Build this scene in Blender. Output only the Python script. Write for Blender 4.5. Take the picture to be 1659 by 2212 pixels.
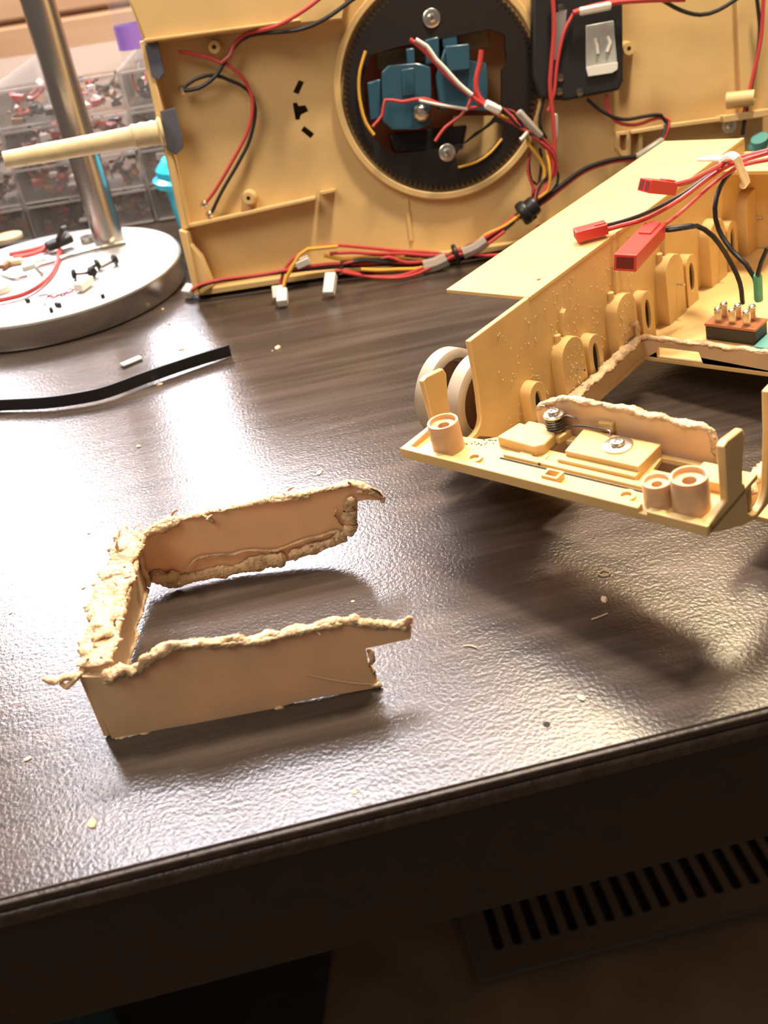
import bpy, bmesh, math, random
from mathutils import Vector, Matrix, noise
from mathutils.geometry import tessellate_polygon

# All lengths below are centimetres; CM turns them into metres.
CM = 0.01
random.seed(7)
for o in list(bpy.data.objects): bpy.data.objects.remove(o)
scene = bpy.context.scene
col = scene.collection

def frame(rows):
    m = Matrix([list(r) for r in rows] + [[0, 0, 0, 1]])
    m.translation = m.translation * CM
    return m

# ------------------------------------------------------------------ camera
cd = bpy.data.cameras.new('camera')
cam = bpy.data.objects.new('camera', cd); col.objects.link(cam)
cam.matrix_world = frame([(0.98772, 0.15626, 0.00000, 0.00000), (-0.08794, 0.55587, -0.82660, 0.00000), (-0.12917, 0.81645, 0.56278, 20.00000)])
cd.sensor_fit = 'VERTICAL'; cd.sensor_height = 24.0; cd.lens = 24.0 * 2050 / 2212
cd.clip_start = 0.01; cd.clip_end = 50
cd.dof.use_dof = True; cd.dof.focus_distance = 0.34; cd.dof.aperture_fstop = 11.0
scene.camera = cam

# ------------------------------------------------------------------ world and lights
w = bpy.data.worlds.new('room'); scene.world = w; w.use_nodes = True
bg = w.node_tree.nodes['Background']
bg.inputs['Color'].default_value = (1.0, 0.86, 0.72, 1); bg.inputs['Strength'].default_value = 0.13

def area(name, loc, target, sx, sy, power, color, spread=180):
    l = bpy.data.lights.new(name, 'AREA'); l.shape = 'RECTANGLE'; l.size = sx * CM; l.size_y = sy * CM
    l.energy = power; l.color = color; l.spread = math.radians(spread)
    o = bpy.data.objects.new(name, l); col.objects.link(o)
    o.location = Vector(loc) * CM
    o.rotation_euler = (Vector(target) - Vector(loc)).to_track_quat('-Z', 'Y').to_euler()
    return o
area('window_lower_left', (-54, 128, 52), (-30, 40, 40), 25, 64, 13.5, (0.96, 0.93, 1.0))
area('window_lower_right', (-18, 128, 52), (-10, 40, 40), 25, 64, 14.5, (0.96, 0.93, 1.0))
area('window_upper_left', (-54, 128, 133), (-30, 40, 90), 25, 90, 20, (0.96, 0.93, 1.0))
area('window_upper_right', (-18, 128, 133), (-10, 40, 90), 25, 90, 21, (0.96, 0.93, 1.0))
area('window_upper_far_right', (16, 128, 133), (6, 40, 90), 25, 90, 14, (0.98, 0.93, 0.96))
area('ceiling_lamp_near', (25, 49, 105), (10, 40, 0), 11, 11, 13.5, (1.0, 0.86, 0.64))
area('ceiling_lamp_far', (48, 117, 128), (10, 25, 0), 40, 40, 15.0, (1.0, 0.82, 0.52))
area('fill_light', (-85, -40, 165), (0, 40, 0), 90, 90, 17.0, (1.0, 0.88, 0.74))  # added fill light, unseen, behind the camera at its left

scene.view_settings.view_transform = 'Standard'
scene.view_settings.look = 'None'
scene.view_settings.gamma = 1.0
scene.view_settings.use_curve_mapping = False
scene.view_settings.exposure = 0.42

# ------------------------------------------------------------------ materials
def nt(name):
    m = bpy.data.materials.new(name); m.use_nodes = True
    n = m.node_tree.nodes; return m, n, m.node_tree.links, n['Principled BSDF']
def noise_node(n, L, scale, detail=3, coord='Object', stretch=None, rough=0.5):
    tc = n.new('ShaderNodeTexCoord'); t = n.new('ShaderNodeTexNoise')
    t.inputs['Scale'].default_value = scale; t.inputs['Detail'].default_value = detail; t.inputs['Roughness'].default_value = rough
    if stretch:
        mp = n.new('ShaderNodeMapping'); mp.inputs['Scale'].default_value = stretch
        L.new(tc.outputs[coord], mp.inputs['Vector']); L.new(mp.outputs['Vector'], t.inputs['Vector'])
    else: L.new(tc.outputs[coord], t.inputs['Vector'])
    return t
def ramp(n, L, src, stops):
    r = n.new('ShaderNodeValToRGB'); e = r.color_ramp.elements
    e[0].position, e[0].color = stops[0][0], (*stops[0][1], 1); e[1].position, e[1].color = stops[-1][0], (*stops[-1][1], 1)
    for p, c in stops[1:-1]:
        k = e.new(p); k.color = (*c, 1)
    L.new(src, r.inputs['Fac']); return r
def mat(name, c, rough=0.5, metal=0.0, var=0.0, vscale=60, bump=0.0, bscale=400, sss=0.0, spec=0.5, trans=0.0, alpha=1.0, ior=1.45, coat=0.0):
    m, n, L, b = nt(name)
    b.inputs['Base Color'].default_value = (*c, 1); b.inputs['Roughness'].default_value = rough; b.inputs['Metallic'].default_value = metal
    b.inputs['Specular IOR Level'].default_value = spec; b.inputs['Transmission Weight'].default_value = trans; b.inputs['IOR'].default_value = ior
    b.inputs['Alpha'].default_value = alpha; b.inputs['Coat Weight'].default_value = coat
    if sss:
        b.inputs['Subsurface Weight'].default_value = sss; b.inputs['Subsurface Radius'].default_value = (1.0, 0.5, 0.2); b.inputs['Subsurface Scale'].default_value = 0.003
    if var:
        t = noise_node(n, L, vscale, 4)
        r = ramp(n, L, t.outputs['Fac'], [(0.3, tuple(x * (1 - var) for x in c)), (0.7, tuple(min(1, x * (1 + var)) for x in c))])
        L.new(r.outputs['Color'], b.inputs['Base Color'])
    if bump:
        t = noise_node(n, L, bscale, 3); bp = n.new('ShaderNodeBump'); bp.inputs['Strength'].default_value = bump; bp.inputs['Distance'].default_value = 0.0008
        L.new(t.outputs['Fac'], bp.inputs['Height']); L.new(bp.outputs['Normal'], b.inputs['Normal'])
    return m
def desk_mat():
    m, n, L, b = nt('dark_wood_laminate')
    g = noise_node(n, L, 55, 6, stretch=(0.10, 1.6, 1.0), rough=0.65)
    g2 = noise_node(n, L, 14, 3, stretch=(0.3, 1.0, 1.0))
    mx = n.new('ShaderNodeMath'); mx.operation = 'MULTIPLY_ADD'; mx.inputs[1].default_value = 0.35
    L.new(g2.outputs['Fac'], mx.inputs[0]); L.new(g.outputs['Fac'], mx.inputs[2])
    r = ramp(n, L, mx.outputs[0], [(0.42, (0.022, 0.015, 0.012)), (0.62, (0.046, 0.033, 0.027)), (0.85, (0.085, 0.064, 0.054))])
    L.new(r.outputs['Color'], b.inputs['Base Color'])
    b.inputs['Roughness'].default_value = 0.22; b.inputs['Specular IOR Level'].default_value = 0.6
    p = noise_node(n, L, 800, 2); p2 = noise_node(n, L, 260, 2, stretch=(0.35, 1, 1))
    ad = n.new('ShaderNodeMath'); ad.operation = 'MULTIPLY_ADD'; ad.inputs[1].default_value = 0.5
    L.new(p2.outputs['Fac'], ad.inputs[0]); L.new(p.outputs['Fac'], ad.inputs[2])
    bp = n.new('ShaderNodeBump'); bp.inputs['Strength'].default_value = 0.5; bp.inputs['Distance'].default_value = 0.00025
    L.new(ad.outputs[0], bp.inputs['Height']); L.new(bp.outputs['Normal'], b.inputs['Normal'])
    return m
def peach_wood():
    m, n, L, b = nt('peach_wood')
    g = noise_node(n, L, 9, 4, stretch=(0.2, 1, 1.6))
    r = ramp(n, L, g.outputs['Fac'], [(0.3, (0.60, 0.33, 0.19)), (0.7, (0.86, 0.58, 0.40))])
    L.new(r.outputs['Color'], b.inputs['Base Color']); b.inputs['Roughness'].default_value = 0.6
    return m
def brushed(name, c, rough):
    m, n, L, b = nt(name)
    b.inputs['Base Color'].default_value = (*c, 1); b.inputs['Metallic'].default_value = 1.0; b.inputs['Roughness'].default_value = rough
    t = noise_node(n, L, 500, 2, stretch=(0.05, 0.05, 4)); bp = n.new('ShaderNodeBump'); bp.inputs['Strength'].default_value = 0.12; bp.inputs['Distance'].default_value = 0.0003
    L.new(t.outputs['Fac'], bp.inputs['Height']); L.new(bp.outputs['Normal'], b.inputs['Normal'])
    return m
M = dict(
    desk=desk_mat(), peach=peach_wood(),
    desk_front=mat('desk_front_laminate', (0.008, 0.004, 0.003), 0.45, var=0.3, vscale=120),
    edge=mat('desk_edge_band', (0.035, 0.021, 0.015), 0.45, var=0.4, vscale=200, bump=0.5, bscale=500),
    hull=mat('tan_plastic', (0.64, 0.43, 0.185), 0.42, var=0.06, vscale=40, bump=0.05, bscale=300, sss=0.08),
    lower=mat('tan_plastic_lower', (0.61, 0.41, 0.165), 0.38, var=0.07, vscale=70, bump=0.05, bscale=600, sss=0.08),
    cut=mat('tan_plastic_cut', (0.60, 0.41, 0.23), 0.36, var=0.07, vscale=60, sss=0.25),
    melt=mat('melted_tan_plastic', (0.52, 0.355, 0.205), 0.40, var=0.35, vscale=240, bump=0.9, bscale=900, sss=0.2),
    char=mat('charred_plastic', (0.10, 0.055, 0.03), 0.5, var=0.5, vscale=400),
    boss=mat('aged_tan_boss', (0.66, 0.42, 0.23), 0.40, var=0.22, vscale=90, sss=0.1),
    black=mat('black_plastic', (0.018, 0.016, 0.017), 0.42, bump=0.1, bscale=500),
    gear=mat('dark_brown_gear', (0.014, 0.010, 0.009), 0.55, spec=0.3),
    dark=mat('shade_and_dirt_black', (0.012, 0.008, 0.006), 0.8),  # near-black: painted shade in slots and holes, also groove dirt and speck
    brown=mat('brown_turret', (0.20, 0.12, 0.055), 0.55),
    red=mat('red_wire_insulation', (0.52, 0.055, 0.05), 0.38),
    blackw=mat('black_wire_insulation', (0.015, 0.014, 0.015), 0.40),
    yellow=mat('yellow_wire_insulation', (0.75, 0.40, 0.05), 0.4),
    whitew=mat('white_wire_insulation', (0.75, 0.70, 0.64), 0.4),
    plug=mat('red_plug_plastic', (0.62, 0.045, 0.04), 0.35, sss=0.05), plugshade=mat('plug_inside_shade', (0.16, 0.012, 0.01), 0.6),
    white=mat('white_nylon', (0.78, 0.74, 0.68), 0.45, sss=0.1),
    shrink=mat('cloudy_heat_shrink', (0.45, 0.40, 0.34), 0.25, alpha=0.75),
    tape=mat('clear_tape', (0.45, 0.42, 0.42), 0.12, alpha=0.38),
    steel=mat('zinc_steel', (0.72, 0.68, 0.60), 0.25, 1.0, bump=0.05, bscale=900),
    darksteel=mat('dark_spring_steel', (0.22, 0.20, 0.19), 0.3, 1.0),
    brushed=brushed('brushed_steel', (0.50, 0.46, 0.43), 0.26), basetop=brushed('satin_steel', (0.60, 0.58, 0.56), 0.5),
    blue=mat('blue_servo_plastic', (0.03, 0.085, 0.125), 0.22),
    greypad=mat('grey_blue_pad', (0.085, 0.085, 0.115), 0.7),
    label=mat('silver_label', (0.52, 0.52, 0.48), 0.4, 0.3, var=0.15, vscale=90),
    wheel=mat('grey_tan_wheel', (0.40, 0.32, 0.24), 0.5, var=0.12, vscale=90),
    wheelin=mat('brown_wheel_inside', (0.24, 0.13, 0.07), 0.6),
    clear=mat('clear_styrene', (0.50, 0.47, 0.48), 0.15, alpha=0.13),
    clearedge=mat('frosted_styrene_edge', (0.46, 0.43, 0.44), 0.2, alpha=0.45),
    cyan=mat('cyan_plastic', (0.02, 0.42, 0.62), 0.22, sss=0.1),
    purple=mat('purple_cap', (0.30, 0.16, 0.60), 0.3),
    green=mat('green_heat_shrink', (0.07, 0.30, 0.17), 0.4),
    teal=mat('teal_plastic', (0.10, 0.30, 0.28), 0.4),
    pcb=mat('copper_brown_board', (0.36, 0.13, 0.055), 0.35),
    crumb=mat('plastic_crumb', (0.66, 0.50, 0.30), 0.5),
    bamboo=mat('pale_tan_tube', (0.66, 0.52, 0.30), 0.5, var=0.15, vscale=120),
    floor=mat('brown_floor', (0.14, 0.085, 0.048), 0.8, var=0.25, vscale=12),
    dark_floor=mat('dark_brown_sheet', (0.022, 0.012, 0.009), 0.9, var=0.2, vscale=40),
    vent=mat('brown_vent_metal', (0.09, 0.063, 0.042), 0.55),
    tealbox=mat('dull_teal', (0.03, 0.07, 0.08), 0.7), cpA=mat('component_red', (0.40, 0.05, 0.04), 0.5), cpB=mat('component_dark', (0.03, 0.028, 0.028), 0.5),
    cpC=mat('component_white', (0.7, 0.66, 0.62), 0.5), cpD=mat('component_brown', (0.22, 0.10, 0.05), 0.5),
)

# ------------------------------------------------------------------ mesh helpers
class MB:
    def __init__(s): s.v = []; s.f = []; s.mi = []
    def add(s, vs, fs, mi=0):
        k = len(s.v); s.v += [tuple(p) for p in vs]; s.f += [tuple(i + k for i in q) for q in fs]; s.mi += [mi] * len(fs); return s
    def box(s, a, b, mi=0, rot=None, piv=None):
        x0, y0, z0 = a; x1, y1, z1 = b
        vs = [Vector(p) for p in ((x0,y0,z0),(x1,y0,z0),(x1,y1,z0),(x0,y1,z0),(x0,y0,z1),(x1,y0,z1),(x1,y1,z1),(x0,y1,z1))]
        if rot is not None:
            c = Vector(piv) if piv is not None else (Vector(a) + Vector(b)) / 2
            vs = [c + rot @ (p - c) for p in vs]
        return s.add(vs, [(0,3,2,1),(4,5,6,7),(0,1,5,4),(1,2,6,5),(2,3,7,6),(3,0,4,7)], mi)
    def plate(s, outer, holes=(), t0=0.0, t1=0.2, plane='xy', mi=0):
        def P(a, b, c): return {'xy': (a, b, c), 'yz': (c, a, b), 'xz': (a, c, b)}[plane]
        loops = [list(outer)] + [list(h) for h in holes]
        tri = tessellate_polygon([[Vector((p[0], p[1], 0)) for p in lp] for lp in loops])
        flat = [p for lp in loops for p in lp]; n = len(flat)
        vs = [P(p[0], p[1], t0) for p in flat] + [P(p[0], p[1], t1) for p in flat]
        fs = [tuple(t) for t in tri] + [tuple(i + n for i in reversed(t)) for t in tri]
        k = 0
        for lp in loops:
            m = len(lp)
            fs += [(k + i, k + (i + 1) % m, k + (i + 1) % m + n, k + i + n) for i in range(m)]; k += m
        return s.add(vs, fs, mi)
    def tube(s, path, r, n=8, mi=0, cap=True, step=0.35, smooth=True):
        pts = catmull(path, step) if smooth and len(path) > 2 else [Vector(p) for p in path]
        rad = r if callable(r) else (lambda t: r)
        m = len(pts); up = Vector((0.13, 0.21, 0.97)); rings = []
        for i, p in enumerate(pts):
            d = (pts[min(i + 1, m - 1)] - pts[max(i - 1, 0)])
            d = d.normalized() if d.length > 1e-9 else Vector((0, 0, 1))
            a = up - d * up.dot(d)
            if a.length < 1e-3: a = Vector((1, 0, 0)) - d * d.x
            a.normalize(); up = a; bb = d.cross(a)
            R = rad(i / max(1, m - 1))
            rings.append([p + (a * math.cos(q) + bb * math.sin(q)) * R for q in [2 * math.pi * j / n for j in range(n)]])
        vs = [q for g in rings for q in g]
        fs = [(i * n + j, i * n + (j + 1) % n, (i + 1) * n + (j + 1) % n, (i + 1) * n + j) for i in range(m - 1) for j in range(n)]
        if cap: fs += [tuple(reversed(range(n))), tuple((m - 1) * n + j for j in range(n))]
        return s.add(vs, fs, mi)
    def lathe(s, prof, c=(0, 0, 0), axis=(0, 0, 1), n=32, mi=0, cap0=True, cap1=True, closed=False):
        q = Vector((0, 0, 1)).rotation_difference(Vector(axis).normalized()); c = Vector(c); vs = []
        for (r, z) in prof:
            for j in range(n):
                t = 2 * math.pi * j / n; vs.append(c + q @ Vector((r * math.cos(t), r * math.sin(t), z)))
        m = len(prof)
        fs = [(i * n + j, i * n + (j + 1) % n, ((i + 1) % m) * n + (j + 1) % n, ((i + 1) % m) * n + j) for i in range(m if closed else m - 1) for j in range(n)]
        if not closed:
            if cap0: fs.append(tuple(reversed(range(n))))
            if cap1: fs.append(tuple((m - 1) * n + j for j in range(n)))
        return s.add(vs, fs, mi)
    def lump(s, path, w, h, amp=0.3, freq=3.0, n=16, seed=0, step=0.045, jit=0.05, mi=0, upv=(0, 0, 1)):
        """irregular melted bead along a path"""
        pts = catmull(path, step); m = len(pts); rings = []; upv = Vector(upv)
        for i, p in enumerate(pts):
            d = (pts[min(i + 1, m - 1)] - pts[max(i - 1, 0)]).normalized()
            a = d.cross(upv)
            a = a.normalized() if a.length > 1e-3 else Vector((1, 0, 0))
            b = a.cross(d).normalized()
            sd = Vector((seed * 13.7, seed * 5.1, i * step * 1.6))
            off = Vector((noise.noise(sd * 1.0), noise.noise(sd + Vector((9, 4, 1))), noise.noise(sd + Vector((3, 8, 6))))) * jit
            e = min(1, 0.35 + 0.65 * min(i, m - 1 - i) / 3.0)
            ww = w * (1 + 0.55 * noise.noise(sd * 1.3 + Vector((0, 7, 0)))); hh = h * (1 + 0.55 * noise.noise(sd * 1.1 + Vector((5, 0, 0))))
            g = []
            for j in range(n):
                t = 2 * math.pi * j / n
                q = p + off + (a * math.cos(t) * ww + b * math.sin(t) * hh) * e
                k = 1 + amp * (noise.noise(q * freq + Vector((seed, 0, 0))) + 0.6 * (0.5 - 2 * abs(noise.noise(q * freq * 2.3))) + 0.35 * noise.noise(q * freq * 5.0))
                g.append(p + off + (a * math.cos(t) * ww + b * math.sin(t) * hh) * e * k)
            rings.append(g)
        vs = [q for g in rings for q in g]
        fs = [(i * n + j, i * n + (j + 1) % n, (i + 1) * n + (j + 1) % n, (i + 1) * n + j) for i in range(m - 1) for j in range(n)]
        fs += [tuple(reversed(range(n))), tuple((m - 1) * n + j for j in range(n))]
        return s.add(vs, fs, mi)
    def flakes(s, path, n, size, seed, spread=0.1, out=(0, 0, 1)):
        rnd = random.Random(seed); pts = catmull(path, 0.05); o_ = Vector(out)
        for i in range(n):
            p = rnd.choice(pts) + Vector((rnd.uniform(-spread, spread), rnd.uniform(-spread, spread), rnd.uniform(-spread, spread)))
            d = (Vector((rnd.uniform(-1, 1), rnd.uniform(-1, 1), rnd.uniform(-0.6, 0.6))) + o_ * 0.5).normalized(); L_ = size * rnd.uniform(0.5, 1.4)
            s.lump([p, p + d * L_ * 0.5 + Vector((0, 0, 0.03)), p + d * L_ + Vector((rnd.uniform(-0.08, 0.08), 0, -0.02))], L_ * 0.22, 0.022, 0.5, 6, n=8, seed=seed + i, step=0.06, jit=0.02, upv=(rnd.uniform(-0.5, 0.5), rnd.uniform(-0.5, 0.5), 1))
        return s
    def build(s, name, mats, parent=None, bevel=0.0, angle=35, seg=2, smooth=True):
        me = bpy.data.meshes.new(name); me.from_pydata([(p[0] * CM, p[1] * CM, p[2] * CM) for p in s.v], [], s.f); me.update()
        bm = bmesh.new(); bm.from_mesh(me); bmesh.ops.recalc_face_normals(bm, faces=bm.faces); bm.to_mesh(me); bm.free()
        mats = mats if isinstance(mats, (list, tuple)) else [mats]
        for mm in mats: me.materials.append(M[mm])
        if len(mats) > 1:
            for p, k in zip(me.polygons, s.mi): p.material_index = k
        if smooth:
            me.polygons.foreach_set('use_smooth', [True] * len(me.polygons)); me.set_sharp_from_angle(angle=math.radians(angle))
        o = bpy.data.objects.new(name, me); col.objects.link(o)
        if parent is not None: o.parent = parent
        if bevel:
            b = o.modifiers.new('bevel', 'BEVEL'); b.width = bevel * CM; b.segments = seg; b.limit_method = 'ANGLE'; b.angle_limit = math.radians(40)
            b.use_clamp_overlap = True; b.harden_normals = False
        return o
def catmull(path, step):
    P = [Vector(p) for p in path]
    if len(P) < 2: return P
    Q = [P[0] * 2 - P[1]] + P + [P[-1] * 2 - P[-2]]; out = []
    for i in range(1, len(Q) - 2):
        a, b, c, d = Q[i - 1], Q[i], Q[i + 1], Q[i + 2]; k = max(1, int((c - b).length / step))
        for j in range(k):
            t = j / k
            out.append(0.5 * ((2 * b) + (c - a) * t + (2 * a - 5 * b + 4 * c - d) * t * t + (3 * b - a - 3 * c + d) * t ** 3))
    out.append(P[-1]); return out
def tag(o, label=None, cat=None, group=None, kind=None):
    for k, v in (('label', label), ('category', cat), ('group', group), ('kind', kind)):
        if v: o[k] = v
    return o
def thing(name, label, cat, group=None, m=None, loc=None):
    o = bpy.data.objects.new(name, None); col.objects.link(o); o.empty_display_size = 0.02
    if m is not None: o.matrix_world = m
    if loc is not None: o.location = Vector(loc) * CM
    return tag(o, label, cat, group)
def rel(pts, root):
    """world centimetre points into a root's own frame"""
    bpy.context.view_layer.update() if False else None
    inv = root.matrix_basis.inverted()
    return [tuple((inv @ (Vector(p) * CM)) / CM) for p in pts]
def circ(c, r, n=24, a0=0, a1=360): return [(c[0] + r * math.cos(math.radians(a0 + (a1 - a0) * i / n)), c[1] + r * math.sin(math.radians(a0 + (a1 - a0) * i / n))) for i in range(n)]
def rrect(x0, x1, y0, y1, r, n=5):
    out = []
    for cx, cy, a in ((x1 - r, y0 + r, -90), (x1 - r, y1 - r, 0), (x0 + r, y1 - r, 90), (x0 + r, y0 + r, 180)):
        out += [(cx + r * math.cos(math.radians(a + 90 * i / n)), cy + r * math.sin(math.radians(a + 90 * i / n))) for i in range(n + 1)]
    return out
def rz(d): return Matrix.Rotation(math.radians(d), 3, 'Z')
def align(d, up=(0, 0, 1)):
    """rotation whose x axis follows d"""
    x = Vector(d).normalized(); z = Vector(up); z = (z - x * z.dot(x)).normalized(); y = z.cross(x)
    return Matrix((x, y, z)).transposed()

# ================================================================== STRUCTURE
DK = 6.2   # the desk is turned a little against the view
fl = MB().box((-220, -150, -77), (260, 300, -75)).build('floor', 'floor'); tag(fl, kind='structure')
wall = MB().box((-220, 131, -75), (260, 136, 220)).build('wall_back', 'peach'); tag(wall, kind='structure')
for i in range(18):
    z = -27 + i * 9.2
    MB().box((-218, 129.6, z), (258, 131.05, z + 8.8)).build('plank', 'peach', wall, bevel=0.4)

# ================================================================== DESK
desk = thing('desk', 'dark brown wood-grain desk with a pebbled sheen and thick front edge', 'desk', m=Matrix.Translation(Vector((-10.98, 15.03, 0)) * CM) @ Matrix.Rotation(math.radians(DK), 4, 'Z'))
MB().box((-70, 0.05, -2.2), (75, 104, 0)).build('desktop', 'desk', desk, bevel=0.04)
MB().box((-70, -0.10, -0.34), (75, 0.08, -0.06)).build('edge_band', 'edge', desk, bevel=0.05)
MB().box((-70, -0.16, -0.95), (75, 0.08, -0.40)).build('edge_moulding', 'edge', desk, bevel=0.22, seg=4)
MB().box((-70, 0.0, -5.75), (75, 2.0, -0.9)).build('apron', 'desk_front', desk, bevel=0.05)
MB().box((-70, 101.5, -60), (75, 103.5, -2.2)).build('rear_light_block', 'desk_front', desk, bevel=0.05)  # unseen panel added to keep window light off the floor
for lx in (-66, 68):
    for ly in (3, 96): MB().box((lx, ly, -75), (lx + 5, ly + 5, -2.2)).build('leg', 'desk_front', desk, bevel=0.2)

# floor under the desk
vent = thing('floor_vent', 'brown slotted metal vent on the floor below the desk edge', 'vent', m=Matrix.Translation(Vector((2.3, 52.4, -75)) * CM) @ Matrix.Rotation(math.radians(5.6), 4, 'Z'))
MB().plate([(0, 0), (46, 0), (46, 14), (0, 14)], [rrect(2.2 + 2.02 * i, 3.3 + 2.02 * i, 2.6, 11.5, 0.3, 2) for i in range(21)], 0.4, 0.8).build('face_plate', 'vent', vent, bevel=0.08)
MB().box((-0.3, -0.3, 0), (46.3, 0, 0.9)).box((-0.3, 14, 0), (46.3, 14.3, 0.9)).box((-0.3, 0, 0), (0, 14, 0.9)).box((46, 0, 0), (46.3, 14, 0.9)).build('rim', 'vent', vent, bevel=0.1)
MB().box((0, 0, 0), (46, 14, 0.12)).build('duct_floor', 'dark', vent)
dark_sheet = MB().plate([(-120, 20), (-17.6, 30), (-12.2, 62), (-9, 90), (-120, 90)], [], -75, -74.6).build('floor_sheet', 'dark_floor', bevel=0.1)  # dark flat sheet covering the left part of the floor
tag(dark_sheet, 'dark brown sheet lying on the floor under the desk', 'mat')
tb = MB().box((-41, 40, -75), (-33.5, 52, -60)).build('storage_bin', 'tealbox', bevel=0.8, seg=3); tag(tb, 'dull teal bin standing on the floor at the bottom left', 'bin')

# ================================================================== CUT-OUT FRAME (foreground)
cp = thing('cut_plastic_frame', 'tan plastic three-sided frame with melted ragged edges cut out by a hot knife', 'plastic frame', m=frame([(0.99905, -0.04362, 0.00000, -8.88628), (0.04362, 0.99905, 0.00000, 19.92656), (0.00000, 0.00000, 1.00000, 0.00000)]))
T = 0.17
def wall_from(pts, y0, y1, name):
    return MB().plate([(p[0], p[2]) for p in pts], [], y0, y1, 'xz').build(name, 'cut', cp, bevel=0.03)
near = [(-0.09, 0.00, 2.56), (0.49, 0.00, 2.41), (1.05, 0.00, 2.45), (1.64, 0.00, 2.60), (2.18, 0.00, 2.93), (2.84, 0.00, 3.01), (3.40, 0.00, 2.92), (4.14, 0.00, 2.77), (4.91, 0.00, 2.70), (5.95, 0.00, 2.70), (6.87, 0.00, 2.71), (7.54, 0.00, 2.65), (8.02, 0.00, 2.45), (9.17, 0.00, 2.16), (9.08, 0.00, 1.69), (7.77, 0.00, 1.64), (7.76, 0.00, 0.93), (7.96, 0.00, 0.04), (6.85, 0.00, 0.06), (6.16, 0.00, 0.09), (5.47, 0.00, 0.08), (4.90, 0.00, -0.02), (4.34, 0.00, -0.08), (2.16, 0.00, 0.00), (0.01, 0.00, 0.02)]
wall_from(near, 0, T, 'front_wall')
far = [(0.68, 6.75, 2.18), (1.43, 6.75, 2.64), (2.56, 6.75, 2.77), (4.15, 6.75, 2.84), (6.35, 6.75, 2.84), (8.25, 6.75, 2.85), (8.85, 6.75, 2.57), (9.25, 6.75, 2.25), (9.16, 6.75, 2.04), (8.64, 6.75, 2.19), (8.36, 6.75, 2.18), (8.25, 6.75, 1.50), (7.69, 6.75, 0.77), (6.90, 6.75, 0.42), (5.88, 6.75, 0.25), (3.87, 6.75, 0.11), (2.24, 6.75, 0.16), (1.04, 6.75, 0.28), (0.65, 6.75, 0.45)]
wall_from(far, 6.75, 6.75 + T, 'back_wall')
b = MB().plate([(0.1, 0.05), (6.95, 0.42), (6.95, 2.5), (5, 2.7), (2.5, 2.72), (0.1, 2.6)], [], -0.24, -0.05, 'yz'); b.v = [(x + 0.105 * y, y, z) for x, y, z in b.v]
b.build('side_wall', 'cut', cp, bevel=0.03)
# melted beads
b = MB()
b.lump([(-0.09, 0.08, 2.49), (0.44, 0.08, 2.28), (0.94, 0.08, 2.35), (1.47, 0.08, 2.48), (2.06, 0.08, 2.82), (2.47, 0.08, 3.03), (3.03, 0.08, 2.99), (3.58, 0.08, 2.86), (4.15, 0.08, 2.78), (4.78, 0.08, 2.69), (5.44, 0.08, 2.70), (6.22, 0.08, 2.72), (6.95, 0.08, 2.75), (7.59, 0.08, 2.66), (8.03, 0.08, 2.46), (8.60, 0.08, 2.24), (9.12, 0.08, 2.14)], 0.13, 0.10, 0.5, 3.2, seed=1, jit=0.09)
b.lump([(0.96, -0.03, 2.39), (1.49, -0.03, 2.51), (2.09, -0.03, 2.84), (2.55, -0.03, 3.01), (3.15, -0.03, 2.92)], 0.10, 0.16, 0.5, 3.0, seed=2, jit=0.06)
b.lump([(3.42, -0.04, 2.97), (4.14, -0.04, 2.77), (4.90, -0.04, 2.67), (5.69, -0.04, 2.71), (6.61, -0.04, 2.73), (7.26, -0.04, 2.72)], 0.07, 0.09, 0.6, 4.0, seed=3, jit=0.05)
b.lump([(0.36, 0.00, 2.43), (0.75, 0.00, 2.42), (1.16, 0.00, 2.49), (1.48, 0.00, 2.48)], 0.22, 0.17, 0.6, 3.4, seed=4, jit=0.08)
b.lump([(8.35, 0.05, 2.36), (8.66, 0.05, 2.26), (9.06, 0.05, 2.29), (9.14, 0.05, 2.51)], 0.12, 0.12, 0.5, 5, seed=5)
b.lump([(7.47, 0.05, 2.54), (7.60, 0.05, 2.75), (7.66, 0.05, 2.49)], 0.13, 0.13, 0.4, 4, seed=6)
b.flakes([(0.04, 0.05, 2.45), (0.92, 0.05, 2.38), (1.93, 0.05, 2.74), (2.90, 0.05, 2.98), (4.14, 0.05, 2.74), (5.43, 0.05, 2.66), (6.95, 0.05, 2.74), (7.90, 0.05, 2.50), (9.06, 0.05, 2.25)], 22, 0.22, 100)
b.build('melted_top_edge', 'melt', cp, angle=80)
b = MB()
b.lump([(0.02, 0.05, 0.00), (1.18, 0.05, -0.04), (2.40, 0.05, -0.10), (3.77, 0.05, -0.14), (4.88, 0.05, -0.14), (6.13, 0.05, -0.11), (7.11, 0.05, -0.08), (7.93, 0.05, -0.04)], 0.09, 0.045, 0.6, 3.5, seed=8, jit=0.04)
b.lump([(4.78, -0.03, -0.07), (4.93, -0.03, 0.00), (5.06, -0.03, -0.03), (5.12, -0.03, -0.17), (5.43, -0.03, -0.13)], 0.06, 0.07, 0.4, 5, seed=9)
b.build('melted_bottom_edge', 'melt', cp, angle=80)
b = MB()
b.lump([(7.83, 0.10, 1.52), (7.87, 0.10, 1.18), (7.77, 0.10, 0.91), (7.85, 0.10, 0.59), (7.83, 0.10, 0.26), (7.99, 0.10, -0.05)], 0.09, 0.09, 0.5, 4, seed=10, jit=0.08)
b.lump([(7.71, 0.00, 0.16), (7.91, 0.00, 0.18), (8.04, 0.00, 0.05)], 0.08, 0.07, 0.4, 4, seed=11)
b.build('melted_end', 'melt', cp, angle=80)
b = MB()
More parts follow.
